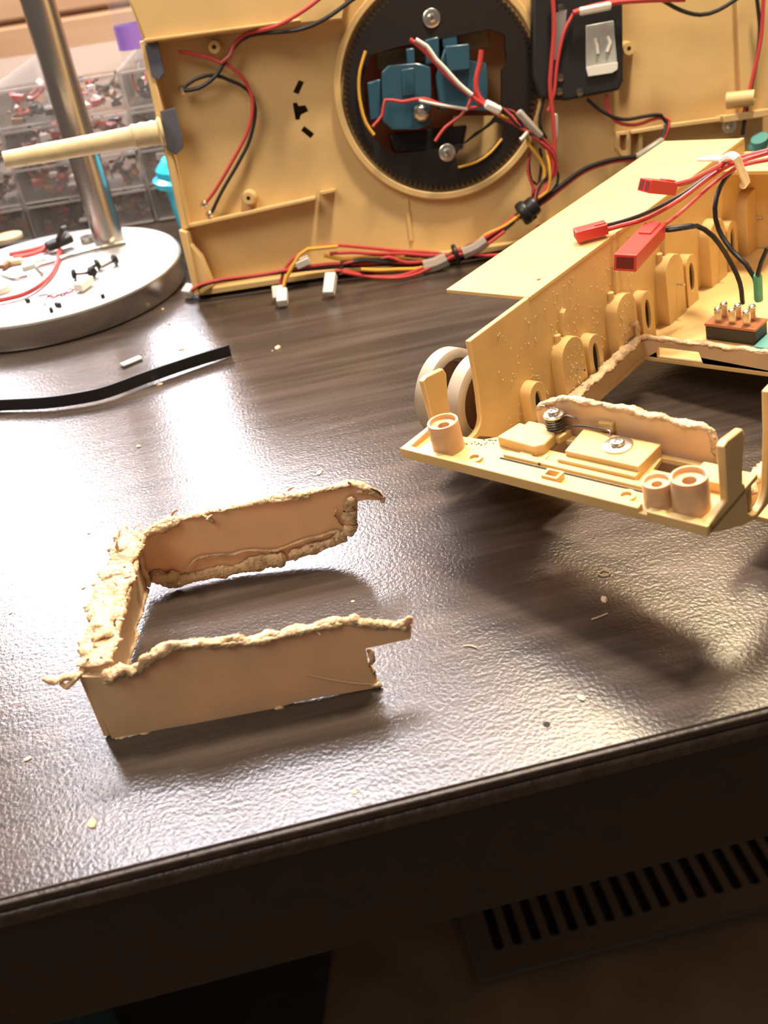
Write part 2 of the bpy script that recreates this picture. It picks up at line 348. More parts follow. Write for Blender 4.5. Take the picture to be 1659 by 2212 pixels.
# the broad smeared crest of the side wall
b.lump([(0.20, 0.1, 2.72), (0.30, 1.0, 2.72), (0.38, 2.2, 2.78), (0.48, 3.4, 2.80), (0.58, 4.6, 2.80), (0.70, 5.6, 2.82), (0.80, 6.5, 2.82)], 0.50, 0.13, 0.35, 2.6, n=22, seed=12, jit=0.08, step=0.05)
b.lump([(0.1, 1.2, 2.84), (0.5, 1.3, 2.86), (0.75, 1.25, 2.78)], 0.14, 0.10, 0.6, 4, seed=13)
b.lump([(0.15, 3.9, 2.86), (0.5, 4.05, 2.92), (0.95, 3.9, 2.80)], 0.16, 0.10, 0.6, 4, seed=14)
b.lump([(0.3, 5.2, 2.9), (0.7, 5.35, 2.93), (1.1, 5.2, 2.8)], 0.15, 0.10, 0.6, 4, seed=15)
b.lump([(-0.1, 2.2, 2.74), (-0.06, 3.0, 2.78), (0.05, 3.7, 2.8)], 0.10, 0.10, 0.6, 4, seed=16)
b.lump([(0.7, 0.3, 2.70), (0.74, 1.2, 2.66), (0.84, 2.4, 2.7), (0.95, 3.8, 2.7), (1.1, 5.2, 2.72), (1.2, 6.2, 2.72)], 0.07, 0.10, 0.6, 4, seed=17, jit=0.08)
b.flakes([(0.2, 0.2, 2.8), (0.38, 2.2, 2.85), (0.58, 4.6, 2.9), (0.8, 6.5, 2.9)], 34, 0.34, 200, 0.3)
b.build('melted_side_crest', 'melt', cp, angle=80)
b = MB()
b.lump([(0.03, 0.6, 0.25), (0.17, 2.0, 0.24), (0.32, 3.4, 0.28), (0.45, 4.6, 0.30), (0.55, 5.6, 0.33), (0.66, 6.6, 0.40)], 0.09, 0.08, 0.6, 4, seed=18, jit=0.12)
b.lump([(0.72, 6.62, 0.35), (0.74, 6.6, 1.0), (0.76, 6.6, 1.8), (0.8, 6.6, 2.6)], 0.10, 0.10, 0.5, 3, seed=47, jit=0.05)
b.build('melted_side_foot', 'melt', cp, angle=80)
b = MB()
b.lump([(-0.14, -0.02, 2.60), (-0.40, -0.02, 2.66), (-0.67, -0.02, 2.63), (-0.89, -0.02, 2.65), (-1.12, -0.02, 2.74)], 0.16, 0.10, 0.5, 4, seed=19, step=0.05)
b.lump([(-0.11, -0.05, 2.69), (-0.31, -0.05, 2.53), (-0.54, -0.05, 2.41), (-0.72, -0.05, 2.53)], 0.09, 0.08, 0.5, 4, seed=20)
b.build('melted_spike', 'melt', cp, angle=80)
b = MB()
b.lump([(0.99, 6.80, 2.31), (1.43, 6.80, 2.64), (2.01, 6.80, 2.76), (2.56, 6.80, 2.77), (3.35, 6.80, 2.81), (4.14, 6.80, 2.82), (5.10, 6.80, 2.86), (6.36, 6.80, 2.88), (7.32, 6.80, 2.90), (8.11, 6.80, 2.92), (8.71, 6.80, 2.68), (9.23, 6.80, 2.26)], 0.14, 0.08, 0.5, 3.2, seed=21, jit=0.06)
b.lump([(0.88, 6.66, 2.34), (1.40, 6.66, 2.51), (1.90, 6.66, 2.63), (2.39, 6.66, 2.71)], 0.12, 0.14, 0.6, 3.6, seed=22, jit=0.06)
b.lump([(4.88, 6.68, 2.95), (5.57, 6.68, 2.87), (6.19, 6.68, 2.81), (6.81, 6.68, 2.79)], 0.10, 0.09, 0.6, 4, seed=23, jit=0.05)
b.lump([(3.20, 6.68, 2.82), (3.38, 6.68, 2.59), (3.49, 6.68, 2.38)], 0.06, 0.06, 0.6, 5, seed=24)
b.lump([(2.19, 6.70, 3.03), (2.32, 6.70, 3.16), (2.43, 6.70, 3.21)], 0.06, 0.06, 0.5, 5, seed=25)
b.lump([(6.13, 6.70, 3.15), (6.24, 6.70, 3.24), (6.36, 6.70, 3.25)], 0.05, 0.05, 0.5, 5, seed=26)
b.flakes([(1.05, 6.70, 2.37), (2.02, 6.70, 2.79), (3.37, 6.70, 2.87), (5.11, 6.70, 2.92), (6.36, 6.70, 2.91), (8.10, 6.70, 2.91)], 26, 0.26, 300, 0.08)
b.build('melted_back_top_edge', 'melt', cp, angle=80)
b = MB()
b.lump([(0.95, 6.66, 0.93), (1.14, 6.66, 0.62), (1.49, 6.66, 0.41), (2.30, 6.66, 0.38), (3.12, 6.66, 0.40), (3.94, 6.66, 0.41), (4.77, 6.66, 0.47), (5.59, 6.66, 0.48)], 0.10, 0.23, 0.35, 2.6, n=16, seed=27, jit=0.05)
b.lump([(0.97, 6.60, 0.87), (1.22, 6.60, 0.60), (1.56, 6.60, 0.56), (1.88, 6.60, 0.65)], 0.14, 0.20, 0.5, 3.5, seed=28)
b.lump([(5.64, 6.63, 0.58), (6.10, 6.63, 0.63), (6.77, 6.63, 0.68), (7.36, 6.63, 0.83), (7.77, 6.63, 1.02)], 0.12, 0.20, 0.4, 3.0, n=16, seed=29, jit=0.05)
b.lump([(7.62, 6.64, 2.14), (7.49, 6.64, 1.90), (7.59, 6.64, 1.53), (7.71, 6.64, 1.26)], 0.05, 0.06, 0.4, 4, seed=30)
b.lump([(8.26, 6.62, 2.46), (8.00, 6.62, 2.13), (7.99, 6.62, 1.75), (8.05, 6.62, 1.34), (7.71, 6.62, 0.96)], 0.16, 0.22, 0.45, 2.8, n=16, seed=31, jit=0.06)
b.lump([(2.17, 6.62, 0.86), (2.65, 6.62, 1.15), (3.28, 6.62, 1.13), (3.75, 6.62, 1.04), (4.25, 6.62, 1.11), (4.71, 6.62, 1.02), (5.34, 6.62, 0.90), (6.02, 6.62, 1.06), (6.52, 6.62, 1.15), (7.01, 6.62, 1.16), (7.59, 6.62, 1.23)], 0.05, 0.045, 0.5, 4, seed=32, jit=0.03)
b.flakes([(1.02, 6.60, 0.75), (2.34, 6.60, 0.54), (3.96, 6.60, 0.54), (5.61, 6.60, 0.61), (6.94, 6.60, 0.75), (7.92, 6.60, 1.28)], 26, 0.30, 400, 0.1, (0, -0.3, 0))
b.build('melted_back_smear', 'melt', cp, angle=80)
b = MB()
b.lump([(8.38, 6.75, 2.59), (8.68, 6.75, 2.53), (8.98, 6.75, 2.39), (9.21, 6.75, 2.18), (9.25, 6.75, 1.98)], 0.13, 0.13, 0.5, 4, seed=33)
b.build('melted_hook', 'melt', cp, angle=80)
b = MB()
b.lump([(8.82, 6.68, 2.66), (9.07, 6.68, 2.49), (9.22, 6.68, 2.30)], 0.06, 0.05, 0.6, 5, seed=34)
b.lump([(8.16, 6.70, 3.09), (8.24, 6.70, 2.98)], 0.05, 0.04, 0.5, 5, seed=35)
b.build('charred_bits', 'char', cp, angle=80)

# ================================================================== LOWER HULL (right)
lh = thing('lower_hull', 'tan plastic model tank lower hull tub propped up at the right', 'tank hull', m=frame([(0.66658, 0.73607, -0.11777, 1.37900), (-0.73901, 0.67323, 0.02500, 27.78800), (0.09769, 0.07037, 0.99273, 0.30300)]))
W = 11.1
def prof(dy):
    """side wall outline (y, z) with its front post and U-shaped axle notch"""
    s = [(0.0, 3.25), (0.98, 3.35), (0.98, 5.05), (1.25, 5.12), (2.05, 4.98), (2.14, 4.75), (1.95, 3.95), (1.88, 3.35), (2.02, 3.22), (2.06, 2.75)]
    s += [(2.70 + 0.66 * math.cos(math.radians(a)), 2.50 + 0.66 * math.sin(math.radians(a))) for a in range(195, 366, 15)]
    s += [(3.46, 3.1), (3.56, 4.0), (3.60, 5.24)]
    e = [(7.61, 5.24), (24.85, 5.24), (24.85, 0.0), (4.9, 0.0), (4.2, 1.2), (3.5, 1.66), (2.6, 1.64), (1.7, 2.0), (1.45, 2.15), (0.9, 2.42), (0.0, 2.95)]
    return [(y + (dy if y > 0.3 else 0), z) for y, z in s] + e
MB().plate(prof(0.45), [], 0.0, 0.22, 'yz').build('side_wall', 'lower', lh, bevel=0.04)
MB().plate(prof(0.0), [], W - 0.22, W, 'yz').build('side_wall', 'lower', lh, bevel=0.04)
hp = (-0.36, 9.09, 5.26)
MB().plate([(-3.82, 7.61), (0.24, 7.61), (0.24, 24.7), (-3.82, 24.7)], [circ(hp, 0.09, 12)], 5.10, 5.26).build('sponson_plate', 'lower', lh, bevel=0.03)
MB().box((-0.02, 7.55, 4.7), (0.22, 7.75, 5.1)).build('sponson_gusset', 'lower', lh, bevel=0.03)
# front plate with openings, lip
MB().plate([(0.0, 0.0), (W, 0.0), (W, 2.75), (3.2, 2.75), (3.0, 2.15), (2.2, 1.55), (0.2, 1.35)],
           [[(4.72, 1.78), (5.52, 1.78), (5.40, 2.46), (4.62, 2.46)], [(8.32, 1.95), (9.5, 1.95), (9.4, 2.58), (8.25, 2.58)]], 2.92, 3.1).build('nose_plate', 'lower', lh, bevel=0.02)
MB().box((-0.06, -0.12, 2.9), (9.05, 0.14, 3.28)).box((9.3, -0.12, 2.9), (W, 0.14, 3.24)).box((9.0, -0.12, 2.9), (9.35, 0.10, 3.12)).box((-0.06, 0.1, 2.9), (0.14, 1.5, 3.28)).build('front_lip', 'lower', lh, bevel=0.03)
MB().plate([(3.0, 1.42), (4.55, 1.30), (4.78, 1.55), (4.75, 2.25), (3.2, 2.4)], [], 3.08, 3.46).build('nose_block', 'lower', lh, bevel=0.05)
MB().plate([(3.3, 2.2), (4.9, 2.2), (5.0, 2.75), (3.3, 2.75)], [], 3.08, 3.34).build('nose_block', 'lower', lh, bevel=0.04)
MB().plate([(5.66, 1.40), (8.2, 1.40), (8.2, 2.70), (5.5, 2.70)], [], 3.08, 3.50).build('nose_block', 'lower', lh, bevel=0.03)
MB().box((5.50, 1.16, 3.08), (8.22, 1.44, 3.32)).build('nose_step', 'lower', lh, bevel=0.03)
MB().box((3.55, 0.92, 3.08), (8.75, 1.18, 3.20)).box((4.0, 1.15, 3.08), (4.5, 1.4, 3.18)).box((4.9, 1.2, 3.08), (5.6, 1.5, 3.18)).box((4.9, 0.92, 3.08), (5.05, 1.45, 3.22)).build('nose_rail', 'lower', lh, bevel=0.03)
MB().box((3.5, 0.78, 3.101), (8.8, 0.86, 3.115)).build('dirt_groove', 'dark', lh)
MB().plate(rrect(5.55, 6.15, 0.20, 0.62, 0.04, 2), [rrect(5.65, 6.05, 0.28, 0.54, 0.03, 2)], 3.08, 3.34).build('square_socket', 'lower', lh, bevel=0.02)
for cx, cy in ((2.75, 0.45), (8.35, 0.42)):
    MB().lathe([(0.16, 0), (0.16, 0.10), (0.28, 0.10), (0.28, 0)], (cx, cy, 3.1), n=20, closed=True).build('small_ring', 'lower', lh)
def boss(cx, cy, r, h, ri, cut=0.16, name='screw_boss', mt='boss'):
    MB().lathe([(r * 1.04, 0), (r, h), (ri, h), (ri, h - cut), (ri * 0.45, h - cut), (ri * 0.45, h - 0.75), (0.01, h - 0.75)], (cx, cy, 3.05), n=36, cap0=True, cap1=True).build(name, mt, lh, bevel=0.015)
boss(1.42, 0.72, 0.52, 1.10, 0.44)
boss(10.22, 0.68, 0.50, 1.10, 0.43)
boss(9.32, 0.52, 0.40, 0.82, 0.33, 0.12)
MB().plate([(9.7, 1.55), (10.85, 1.55), (10.85, 2.4), (9.7, 2.4)], [], 3.08, 3.42).build('nose_block', 'lower', lh, bevel=0.04)
# transverse wall left standing behind the nose plate
rid = [(3.45, 1.6), (9.95, 1.6), (9.92, 2.9), (9.62, 4.02), (8.6, 4.12), (7.2, 4.22), (5.8, 4.26), (4.9, 4.25), (4.35, 4.16), (3.8, 3.85), (3.5, 3.6)]
MB().plate(rid, [], 2.98, 3.16, 'xz').build('cross_wall', 'cut', lh, bevel=0.03)
b = MB().box((0.2, 1.5, -0.1), (3.5, 4.8, 0.05)); b.v = [(x, y, z + 2.9 * (4.8 - y) / 3.3) for x, y, z in b.v]
b.build('nose_slope', 'lower', lh)
MB().box((9.9, 2.62, 1.7), (10.9, 2.78, 2.95)).build('nose_back_wall', 'lower', lh, bevel=0.03)
b = MB()
b.lump([(3.5, 3.07, 3.66), (3.85, 3.07, 3.90), (4.35, 3.07, 4.18), (5.0, 3.07, 4.27), (5.8, 3.07, 4.28), (6.6, 3.07, 4.25), (7.4, 3.07, 4.22), (8.3, 3.07, 4.16), (9.1, 3.07, 4.10), (9.6, 3.07, 4.06)], 0.14, 0.09, 0.45, 4, seed=41, jit=0.05, step=0.05)
b.lump([(9.6, 3.07, 4.1), (9.7, 3.05, 3.7), (9.85, 3.05, 3.2), (9.92, 3.05, 2.9)], 0.10, 0.10, 0.6, 5, seed=42, jit=0.07, step=0.05)
b.build('torn_edge', 'melt', lh, angle=80)
MB().box((6.0, 2.80, 3.45), (6.5, 3.0, 3.78)).build('wall_tab', 'lower', lh, bevel=0.03)
# floor with the battery opening and its cut stubs
MB().plate([(0.0, 4.7), (1.15, 4.7), (1.15, 13.3), (9.5, 13.3), (9.5, 4.7), (W, 4.7), (W, 24.85), (0.0, 24.85)], [], -0.2, 0.0).build('hull_floor', 'lower', lh, bevel=0.03)
MB().box((0.92, 4.7, 0), (1.15, 13.5, 0.72)).build('left_stub', 'cut', lh, bevel=0.03)
MB().plate([(0.92, 0.0), (10.9, 0.0), (10.9, 0.80), (0.92, 0.80)], [[(1.75, 0.05), (3.75, 0.05), (3.62, 0.50), (1.75, 0.50)]], 13.3, 13.52, 'xz').build('back_stub', 'cut', lh, bevel=0.03)
MB().box((9.5, 4.7, 0), (9.72, 13.5, 0.62)).build('right_stub', 'cut', lh, bevel=0.03)
MB().plate([(0.2, 13.9), (0.92, 13.5), (0.92, 13.25), (0.2, 13.6)], [], 0, 1.5).build('corner_gusset', 'cut', lh, bevel=0.03)
b = MB()
b.lump([(1.03, 4.7, 0.74), (1.03, 5.5, 0.76), (1.03, 7.5, 0.78), (1.03, 9.5, 0.80), (1.03, 11.5, 0.84), (1.0, 13.4, 0.86)], 0.24, 0.13, 0.4, 3.2, n=16, seed=43, jit=0.06, step=0.06)
b.lump([(0.95, 13.4, 0.86), (2.2, 13.42, 0.84), (4.0, 13.42, 0.83), (6.0, 13.42, 0.82), (8, 13.42, 0.82), (9.6, 13.42, 0.8)], 0.15, 0.10, 0.4, 3.2, seed=44, jit=0.05, step=0.06)
b.lump([(9.6, 4.7, 0.66), (9.62, 5.4, 0.72), (9.6, 7, 0.70), (9.6, 9, 0.7), (9.6, 11, 0.7), (9.6, 13.2, 0.7)], 0.26, 0.16, 0.5, 3.2, n=16, seed=45, jit=0.08, step=0.06)
b.lump([(0.25, 13.8, 1.52), (0.6, 13.6, 1.45), (0.95, 13.4, 1.1)], 0.10, 0.12, 0.5, 4, seed=46, jit=0.05)
b.build('torn_stub_edge', 'melt', lh, angle=80)
# suspension covers along the inner wall
def tomb(y, w, h, t, name, hole=False):
    r = w / 2
    out = [(y - r, 0.0), (y + r, 0.0)] + [(y + r * math.cos(math.radians(a)), h - r + r * math.sin(math.radians(a))) for a in range(0, 181, 15)]
    hl = []
    if hole:
        hl = [[(y + w * 0.22 * math.cos(math.radians(a)), h * 0.55 + h * 0.30 * math.sin(math.radians(a))) for a in range(0, 360, 18)]]
    o = MB().plate(out, hl, 0.2, 0.2 + t, 'yz').build(name, 'lower', lh, bevel=0.06)
    if hole:
        MB().plate([(y + w * 0.22 * math.cos(math.radians(a)), h * 0.55 + h * 0.30 * math.sin(math.radians(a))) for a in range(0, 360, 18)], [], 0.16 + t * 0.6, 0.2 + t * 0.75, 'yz').build('axle_hole_shade', 'dark', o)  # near-black plug painting the shade inside the hole
    else:
        MB().tube([(0.1 + t, y + 0.12, 1.55), (0.55 + t, y + 0.12, 1.55)], 0.05, 8).build('axle_pin', 'steel', o)
    return o
for y in (9.0, 12.95, 16.9, 20.8, 24.4): tomb(y, 1.5, 2.95, 0.55, 'suspension_cover')
for y in (6.55, 10.55, 14.6, 18.4, 22.3): tomb(y, 0.95, 2.3, 0.5, 'axle_cover', True)
for y in (9.25, 13.1, 17.0):
    MB().plate([(y - 0.16, 2.6), (y + 0.16, 2.6), (y + 0.2, 3.95), (y + 0.02, 3.85), (y - 0.16, 3.3)], [], 0.15, 0.42, 'yz').build('wall_fin', 'lower', lh, bevel=0.03)
    MB().tube([(0.3, y - 0.45, 2.2), (0.3, y - 0.45, 3.15)], 0.14, 10).build('wall_rib', 'lower', lh, bevel=0.03)
# rear bulkhead
MB().plate([(0.2, 0), (W - 0.2, 0), (W - 0.2, 4.6), (6, 4.6), (5.2, 3.4), (3.4, 3.4), (2.2, 4.6), (0.2, 4.6)], [], 24.6, 24.85, 'xz').build('rear_bulkhead', 'lower', lh, bevel=0.04)
MB().box((0.2, 22.6, 4.3), (2.6, 24.6, 4.5)).build('rear_shelf', 'lower', lh, bevel=0.04)
# screws on the nose plate
def washer_screw(c, rw, root, rh=0.22, t=0.07, axis=(0, 0, 1)):
    a = Vector(axis).normalized(); c = Vector(c)
    o = MB().lathe([(rw, 0), (rw, t * 0.7), (rw * 0.93, t), (rh * 1.15, t)], c, a, 36).build('washer', 'steel', root)
    h = MB().lathe([(rh, 0), (rh, 0.05), (rh * 0.85, 0.12), (rh * 0.4, 0.155), (0.01, 0.16)], c + a * t, a, 28).build('screw_head', 'steel', o)
    q = Vector((0, 0, 1)).rotation_difference(a).to_matrix(); k = c + a * (t + 0.145)
    MB().box(k - Vector((0.13, 0.025, 0.03)), k + Vector((0.13, 0.025, 0.022)), rot=q).box(k - Vector((0.025, 0.13, 0.03)), k + Vector((0.025, 0.13, 0.022)), rot=q).build('cross_slot', 'darksteel', o)
    return o
washer_screw((7.05, 2.18, 3.50), 0.46, lh)
MB().tube([(4.55, 2.55, 3.1), (4.55, 2.55, 3.9)], 0.22, 16).build('screw_post', 'lower', lh)
sp = MB().tube([(4.55 + 0.29 * math.cos(t * 0.5), 2.55 + 0.29 * math.sin(t * 0.5), 3.38 + 0.0075 * t) for t in range(0, 62)] + [(4.9, 2.75, 3.83), (5.2, 2.8, 3.75)], 0.042, 8, step=0.2).build('coil_spring', 'darksteel', lh)
MB().tube([(4.83, 2.6, 3.5), (5.4, 2.72, 3.56), (6.0, 2.70, 3.60), (6.3, 2.66, 3.64), (6.55, 2.6, 3.66), (6.62, 2.5, 3.58)], 0.035, 8, step=0.1).build('spring_arm', 'darksteel', sp)
MB().tube([(4.4, 2.8, 3.85), (4.0, 2.93, 3.9), (3.75, 2.95, 3.88)], 0.03, 6, step=0.1).build('spring_arm', 'darksteel', sp)
washer_screw((4.55, 2.55, 3.90), 0.34, lh, 0.20)
# dust: many light specks on the wall and floor
b = MB(); random.seed(11)
for i in range(260):
    y = 5 + 9.5 * random.random() ** 0.9; z = 0.2 + 4.6 * random.random()
    r = random.uniform(0.014, 0.042); b.lathe([(r, 0), (r * 0.6, r * 0.6)], (0.225, y, z), (1, 0.2, 0.1), 5)
for i in range(120):
    y = random.choice((9.0, 12.95)) + random.uniform(-0.6, 0.6); z = random.uniform(0.5, 2.6)
    r = random.uniform(0.012, 0.045); b.lathe([(r, 0), (r * 0.6, r * 0.6)], (0.76, y, z), (1, 0.2, 0.1), 5)
tag(b.build('plastic_dust', 'crumb', lh), kind='stuff')
b = MB()
for i in range(46):
    t = random.random(); b.lathe([(0.03, 0), (0.02, 0.025)], random.choice(((1.6 + 1.2 * t, 1.15 + 0.25 * t + random.uniform(-0.1, 0.1), 3.1), (4.0 + 4.4 * t, 0.82, 3.11), (2.2 + t, 1.5 + 0.3 * t, 3.1))), n=5)
tag(b.build('soot_dust', 'char', lh), kind='stuff')

# idler wheels outside the wall
def wheel(x0, label):
    c = Vector((x0, 4.95, 2.3))
    t = thing('idler_wheel', label, 'wheel', 'idler wheels of the lower hull', m=frame([(0.66658, 0.73607, -0.11777, 1.37900), (-0.73901, 0.67323, 0.02500, 27.78800), (0.09769, 0.07037, 0.99273, 0.30300)]) @ Matrix.Translation(c * CM))
    MB().lathe([(1.22, -0.02), (1.62, -0.02), (1.74, 0.05), (1.74, 0.62), (1.62, 0.70), (1.40, 0.70), (1.34, 0.62), (1.34, 0.40), (1.22, 0.36)], axis=(1, 0, 0), n=56, closed=True).build('rim', 'wheel', t)
    MB().lathe([(0.30, 0.10), (1.24, 0.06), (1.24, 0.20), (0.30, 0.26)], axis=(1, 0, 0), n=48, closed=True).build('disc', 'wheelin', t)
    MB().lathe([(0.1, -0.1), (0.34, -0.1), (0.34, 0.55), (0.1, 0.55)], axis=(1, 0, 0), n=24, closed=True).build('hub', 'wheel', t)
    return t
wheel(-1.0, 'grey tan ribbed idler wheel disc nearest the hull side wall')
wheel(-2.55, 'grey tan idler wheel disc with brown inside, further from the hull wall')

# slide switch on the hull floor
sw = thing('slide_switch', 'black slide switch with copper-coloured board and silver tabs on the hull floor', 'switch', m=frame([(0.66658, 0.73607, -0.11777, 1.37900), (-0.73901, 0.67323, 0.02500, 27.78800), (0.09769, 0.07037, 0.99273, 0.30300)]) @ Matrix.Translation(Vector((4.0, 15.75, 0)) * CM) @ Matrix.Rotation(math.radians(-2), 4, 'Z'))
MB().box((-1.1, -0.5, 0.0), (1.1, 0.5, 0.62)).build('body', 'black', sw, bevel=0.04)
MB().box((-1.12, -0.52, 0.62), (1.12, 0.52, 0.74)).build('board', 'pcb', sw, bevel=0.02)
for i in range(3):
    for j in (-1, 1):
        x = -0.62 + 0.62 * i; y = 0.24 * j
        MB().box((x - 0.16, y - 0.05, 0.74), (x + 0.16, y + 0.05, 1.32)).lathe([(0.17, 0), (0.14, 0.1), (0.01, 0.16)], (x, y, 1.28), n=12).build('solder_tab', 'steel', sw, bevel=0.03)
MB().box((1.15, -0.8, 0.0), (2.3, 0.9, 0.14)).build('circuit_board', 'teal', sw, bevel=0.02)

# ------------------------------------------------------------------ wires
def strand(name, pts, r, mt, root, n=8):
    return MB().tube(rel(pts, root), r, n).build(name, mt, root)
def cable(name, label, cat, strands, group=None):
    p0 = strands[0][2][0]
    t = thing(name, label, cat, group, loc=p0)
    for nm, mt, pts, r in strands: strand(nm, pts, r, mt, t)
    return t
def bar(root, a, b_, w, h, name, mt, up=(0, 0, 1), bevel=0.03, hollow=None):
    """block from world point a to b_"""
    A, B = [Vector(p) for p in rel([a, b_], root)]; R = align(B - A, up); L_ = (B - A).length
    m = MB().box((0, -w / 2, -h / 2), (L_, w / 2, h / 2)); m.v = [tuple(A + R @ Vector(p)) for p in m.v]
    o = m.build(name, mt, root, bevel=bevel)
    if hollow:
        k = MB().box((L_ * 0.62, -w * 0.28, h * 0.45), (L_ * 0.98, w * 0.28, h * 0.62)); k.v = [tuple(A + R @ Vector(p)) for p in k.v]; k.build('latch', mt, o, bevel=0.02)
        for dy in hollow:
            f_ = 0.38 if len(hollow) == 1 else 0.16
            k = MB().box((-0.012, dy - w * f_, -h * 0.34), (0.05, dy + w * f_, h * 0.34)); k.v = [tuple(A + R @ Vector(p)) for p in k.v]
            k.build('socket', 'plugshade', o)  # darker red block painting the shade inside the plug opening
    return o
# two-pin red battery plugs over the sponson
c = cable('battery_lead', 'red two-pin plug on a red and black lead lying on the sponson edge', 'cable', [
    ('red_wire', 'red', [(10.40, 36.74, 6.74), (11.07, 36.74, 6.82), (12.21, 36.81, 6.95), (13.89, 37.89, 7.12), (15.08, 38.12, 7.71), (15.75, 37.52, 8.31), (16.85, 36.78, 8.76)], 0.095),
    ('black_wire', 'blackw', [(10.54, 37.09, 6.80), (11.26, 37.05, 6.88), (12.37, 37.29, 7.01), (13.99, 38.17, 7.18), (15.30, 38.69, 7.62), (16.06, 38.28, 8.13), (17.13, 37.38, 8.58)], 0.085)], 'red plug leads on the lower hull')
bar(c, (9.29, 36.91, 6.67), (10.55, 36.87, 6.82), 0.62, 0.42, 'plug', 'plug', hollow=(-0.15, 0.15))
c = cable('battery_lead', 'red two-pin plug whose sockets face the camera, raised above the sponson plate', 'cable', [
    ('red_wire', 'red', [(13.15, 37.07, 8.01), (13.89, 36.98, 8.10), (14.80, 37.46, 8.20), (16.02, 37.99, 8.33), (17.36, 37.90, 8.49)], 0.095),
    ('black_wire', 'blackw', [(13.22, 37.26, 7.92), (13.95, 37.12, 8.01), (15.03, 37.79, 8.12), (16.28, 38.39, 8.25), (17.54, 38.32, 8.40)], 0.08)], 'red plug leads on the lower hull')
bar(c, (12.00, 36.71, 8.29), (13.28, 37.31, 7.82), 0.66, 0.50, 'plug', 'plug', hollow=(-0.15, 0.15))
c = cable('battery_lead', 'largest red open-ended plug hanging inside the hull on dark leads', 'cable', [
    ('black_wire', 'blackw', [(12.54, 36.61, 6.44), (12.99, 36.30, 6.50), (13.44, 36.12, 6.56), (13.98, 36.22, 6.52), (14.57, 35.98, 6.09), (15.35, 36.11, 4.97), (15.76, 35.85, 4.02), (16.05, 36.05, 2.99)], 0.10),
    ('red_wire', 'red', [(12.28, 36.41, 6.62), (12.90, 36.60, 6.69), (14.02, 37.66, 6.79), (15.13, 38.19, 7.31), (15.94, 38.15, 7.81), (16.37, 37.66, 8.18), (17.06, 37.17, 8.37)], 0.085)], 'red plug leads on the lower hull')
bar(c, (10.14, 33.01, 6.75), (12.42, 36.54, 6.48), 0.84, 0.62, 'plug', 'plug', hollow=(0.0,))
bar(c, (12.56, 36.47, 6.50), (13.84, 36.18, 6.56), 0.22, 0.22, 'sleeve', 'blackw', bevel=0.08)
c = cable('switch_lead', 'dark grey lead running from the white clip to the green-sleeved switch tab', 'cable', [
    ('black_wire', 'blackw', [(16.87, 38.83, 7.91), (16.11, 38.26, 7.83), (15.70, 38.39, 7.17), (15.32, 37.83, 6.54), (15.41, 37.53, 5.75), (15.68, 36.72, 5.10), (16.05, 36.03, 4.66), (16.29, 35.69, 4.19), (16.58, 35.78, 3.11)], 0.10),
    ('black_wire', 'blackw', [(16.53, 35.29, 5.54), (16.43, 35.50, 4.92), (16.34, 35.53, 4.40), (16.41, 35.62, 3.80)], 0.10)])
bar(c, (16.36, 35.62, 4.40), (16.51, 35.58, 3.16), 0.34, 0.34, 'green_sleeve', 'green', up=(1, 0, 0), bevel=0.12)
t = thing('cable_clip', 'white plastic clip strapped round the red and black leads above the sponson', 'clip', loc=(15.85, 37.34, 8.43))
strand('strap', [(15.69, 38.33, 8.28), (15.49, 37.07, 8.79), (15.40, 36.23, 8.91), (15.90, 36.98, 8.24), (16.47, 37.67, 7.49), (16.59, 38.18, 7.18)], 0.16, 'white', t)
bar(t, (15.42, 39.70, 8.06), (15.88, 38.43, 8.30), 0.7, 0.12, 'tail', 'white')

# ================================================================== UPPER HULL (behind)
uh = thing('upper_hull', 'tan plastic model tank upper hull standing on its side, inside facing the camera', 'tank hull', m=frame([(0.99954, 0.00628, -0.02956, -8.96435), (-0.03022, 0.20782, -0.97770, 55.74399), (0.00000, 0.97815, 0.20791, 0.00000)]))
GC = (15.78, 9.24)
def xy(L_): return [(p[0], p[1]) for p in L_]
slots = [xy([(7.96, 10.70, 0.00), (8.25, 10.57, 0.00), (7.83, 9.98, 0.00), (7.54, 10.14, 0.00)]), xy([(7.42, 9.58, 0.00), (7.66, 9.59, 0.00), (7.73, 9.39, 0.00), (8.12, 9.38, 0.00), (8.23, 9.05, 0.00), (7.78, 8.92, 0.00), (7.65, 8.67, 0.00), (7.42, 8.70, 0.00)]), xy([(7.86, 8.32, 0.00), (8.36, 7.83, 0.00), (8.11, 7.61, 0.00), (7.64, 8.10, 0.00)])]
MB().plate([(0.05, 0.1), (36.5, 0.1), (36.5, 17.5), (-0.6, 17.5), (-0.15, 13.8), (0.05, 3.85)], [circ(GC, 4.95, 64)] + slots, -0.25, 0.0).build('deck_plate', 'hull', uh)
MB().box((4.5, 5.5, -1.2), (9.0, 13.5, -1.0)).build('slot_shade_backing', 'dark', uh)  # near-black sheet painting the shade inside the hull behind the slots
MB().lathe([(5.58, -0.1), (5.60, 0.45), (5.98, 0.45), (6.02, 0.0)], (*GC, 0), n=96, closed=True).build('turret_collar', 'hull', uh, bevel=0.06)
MB().plate([(0.0, 3.8), (0.42, 3.8), (0.32, 13.7), (-0.12, 13.7)], [], 0, 1.3).build('end_wall', 'hull', uh, bevel=0.08)
MB().plate([(0.05, 0.1), (0.35, 0.1), (0.35, 3.7), (-0.05, 3.9)], [], 0, 1.9).build('end_wall', 'hull', uh, bevel=0.06)
MB().plate([(0.35, 0.05), (1.1, 0.4), (0.8, 2.2), (0.35, 3.0)], [], 0, 1.5).build('corner_fillet', 'hull', uh, bevel=0.05)
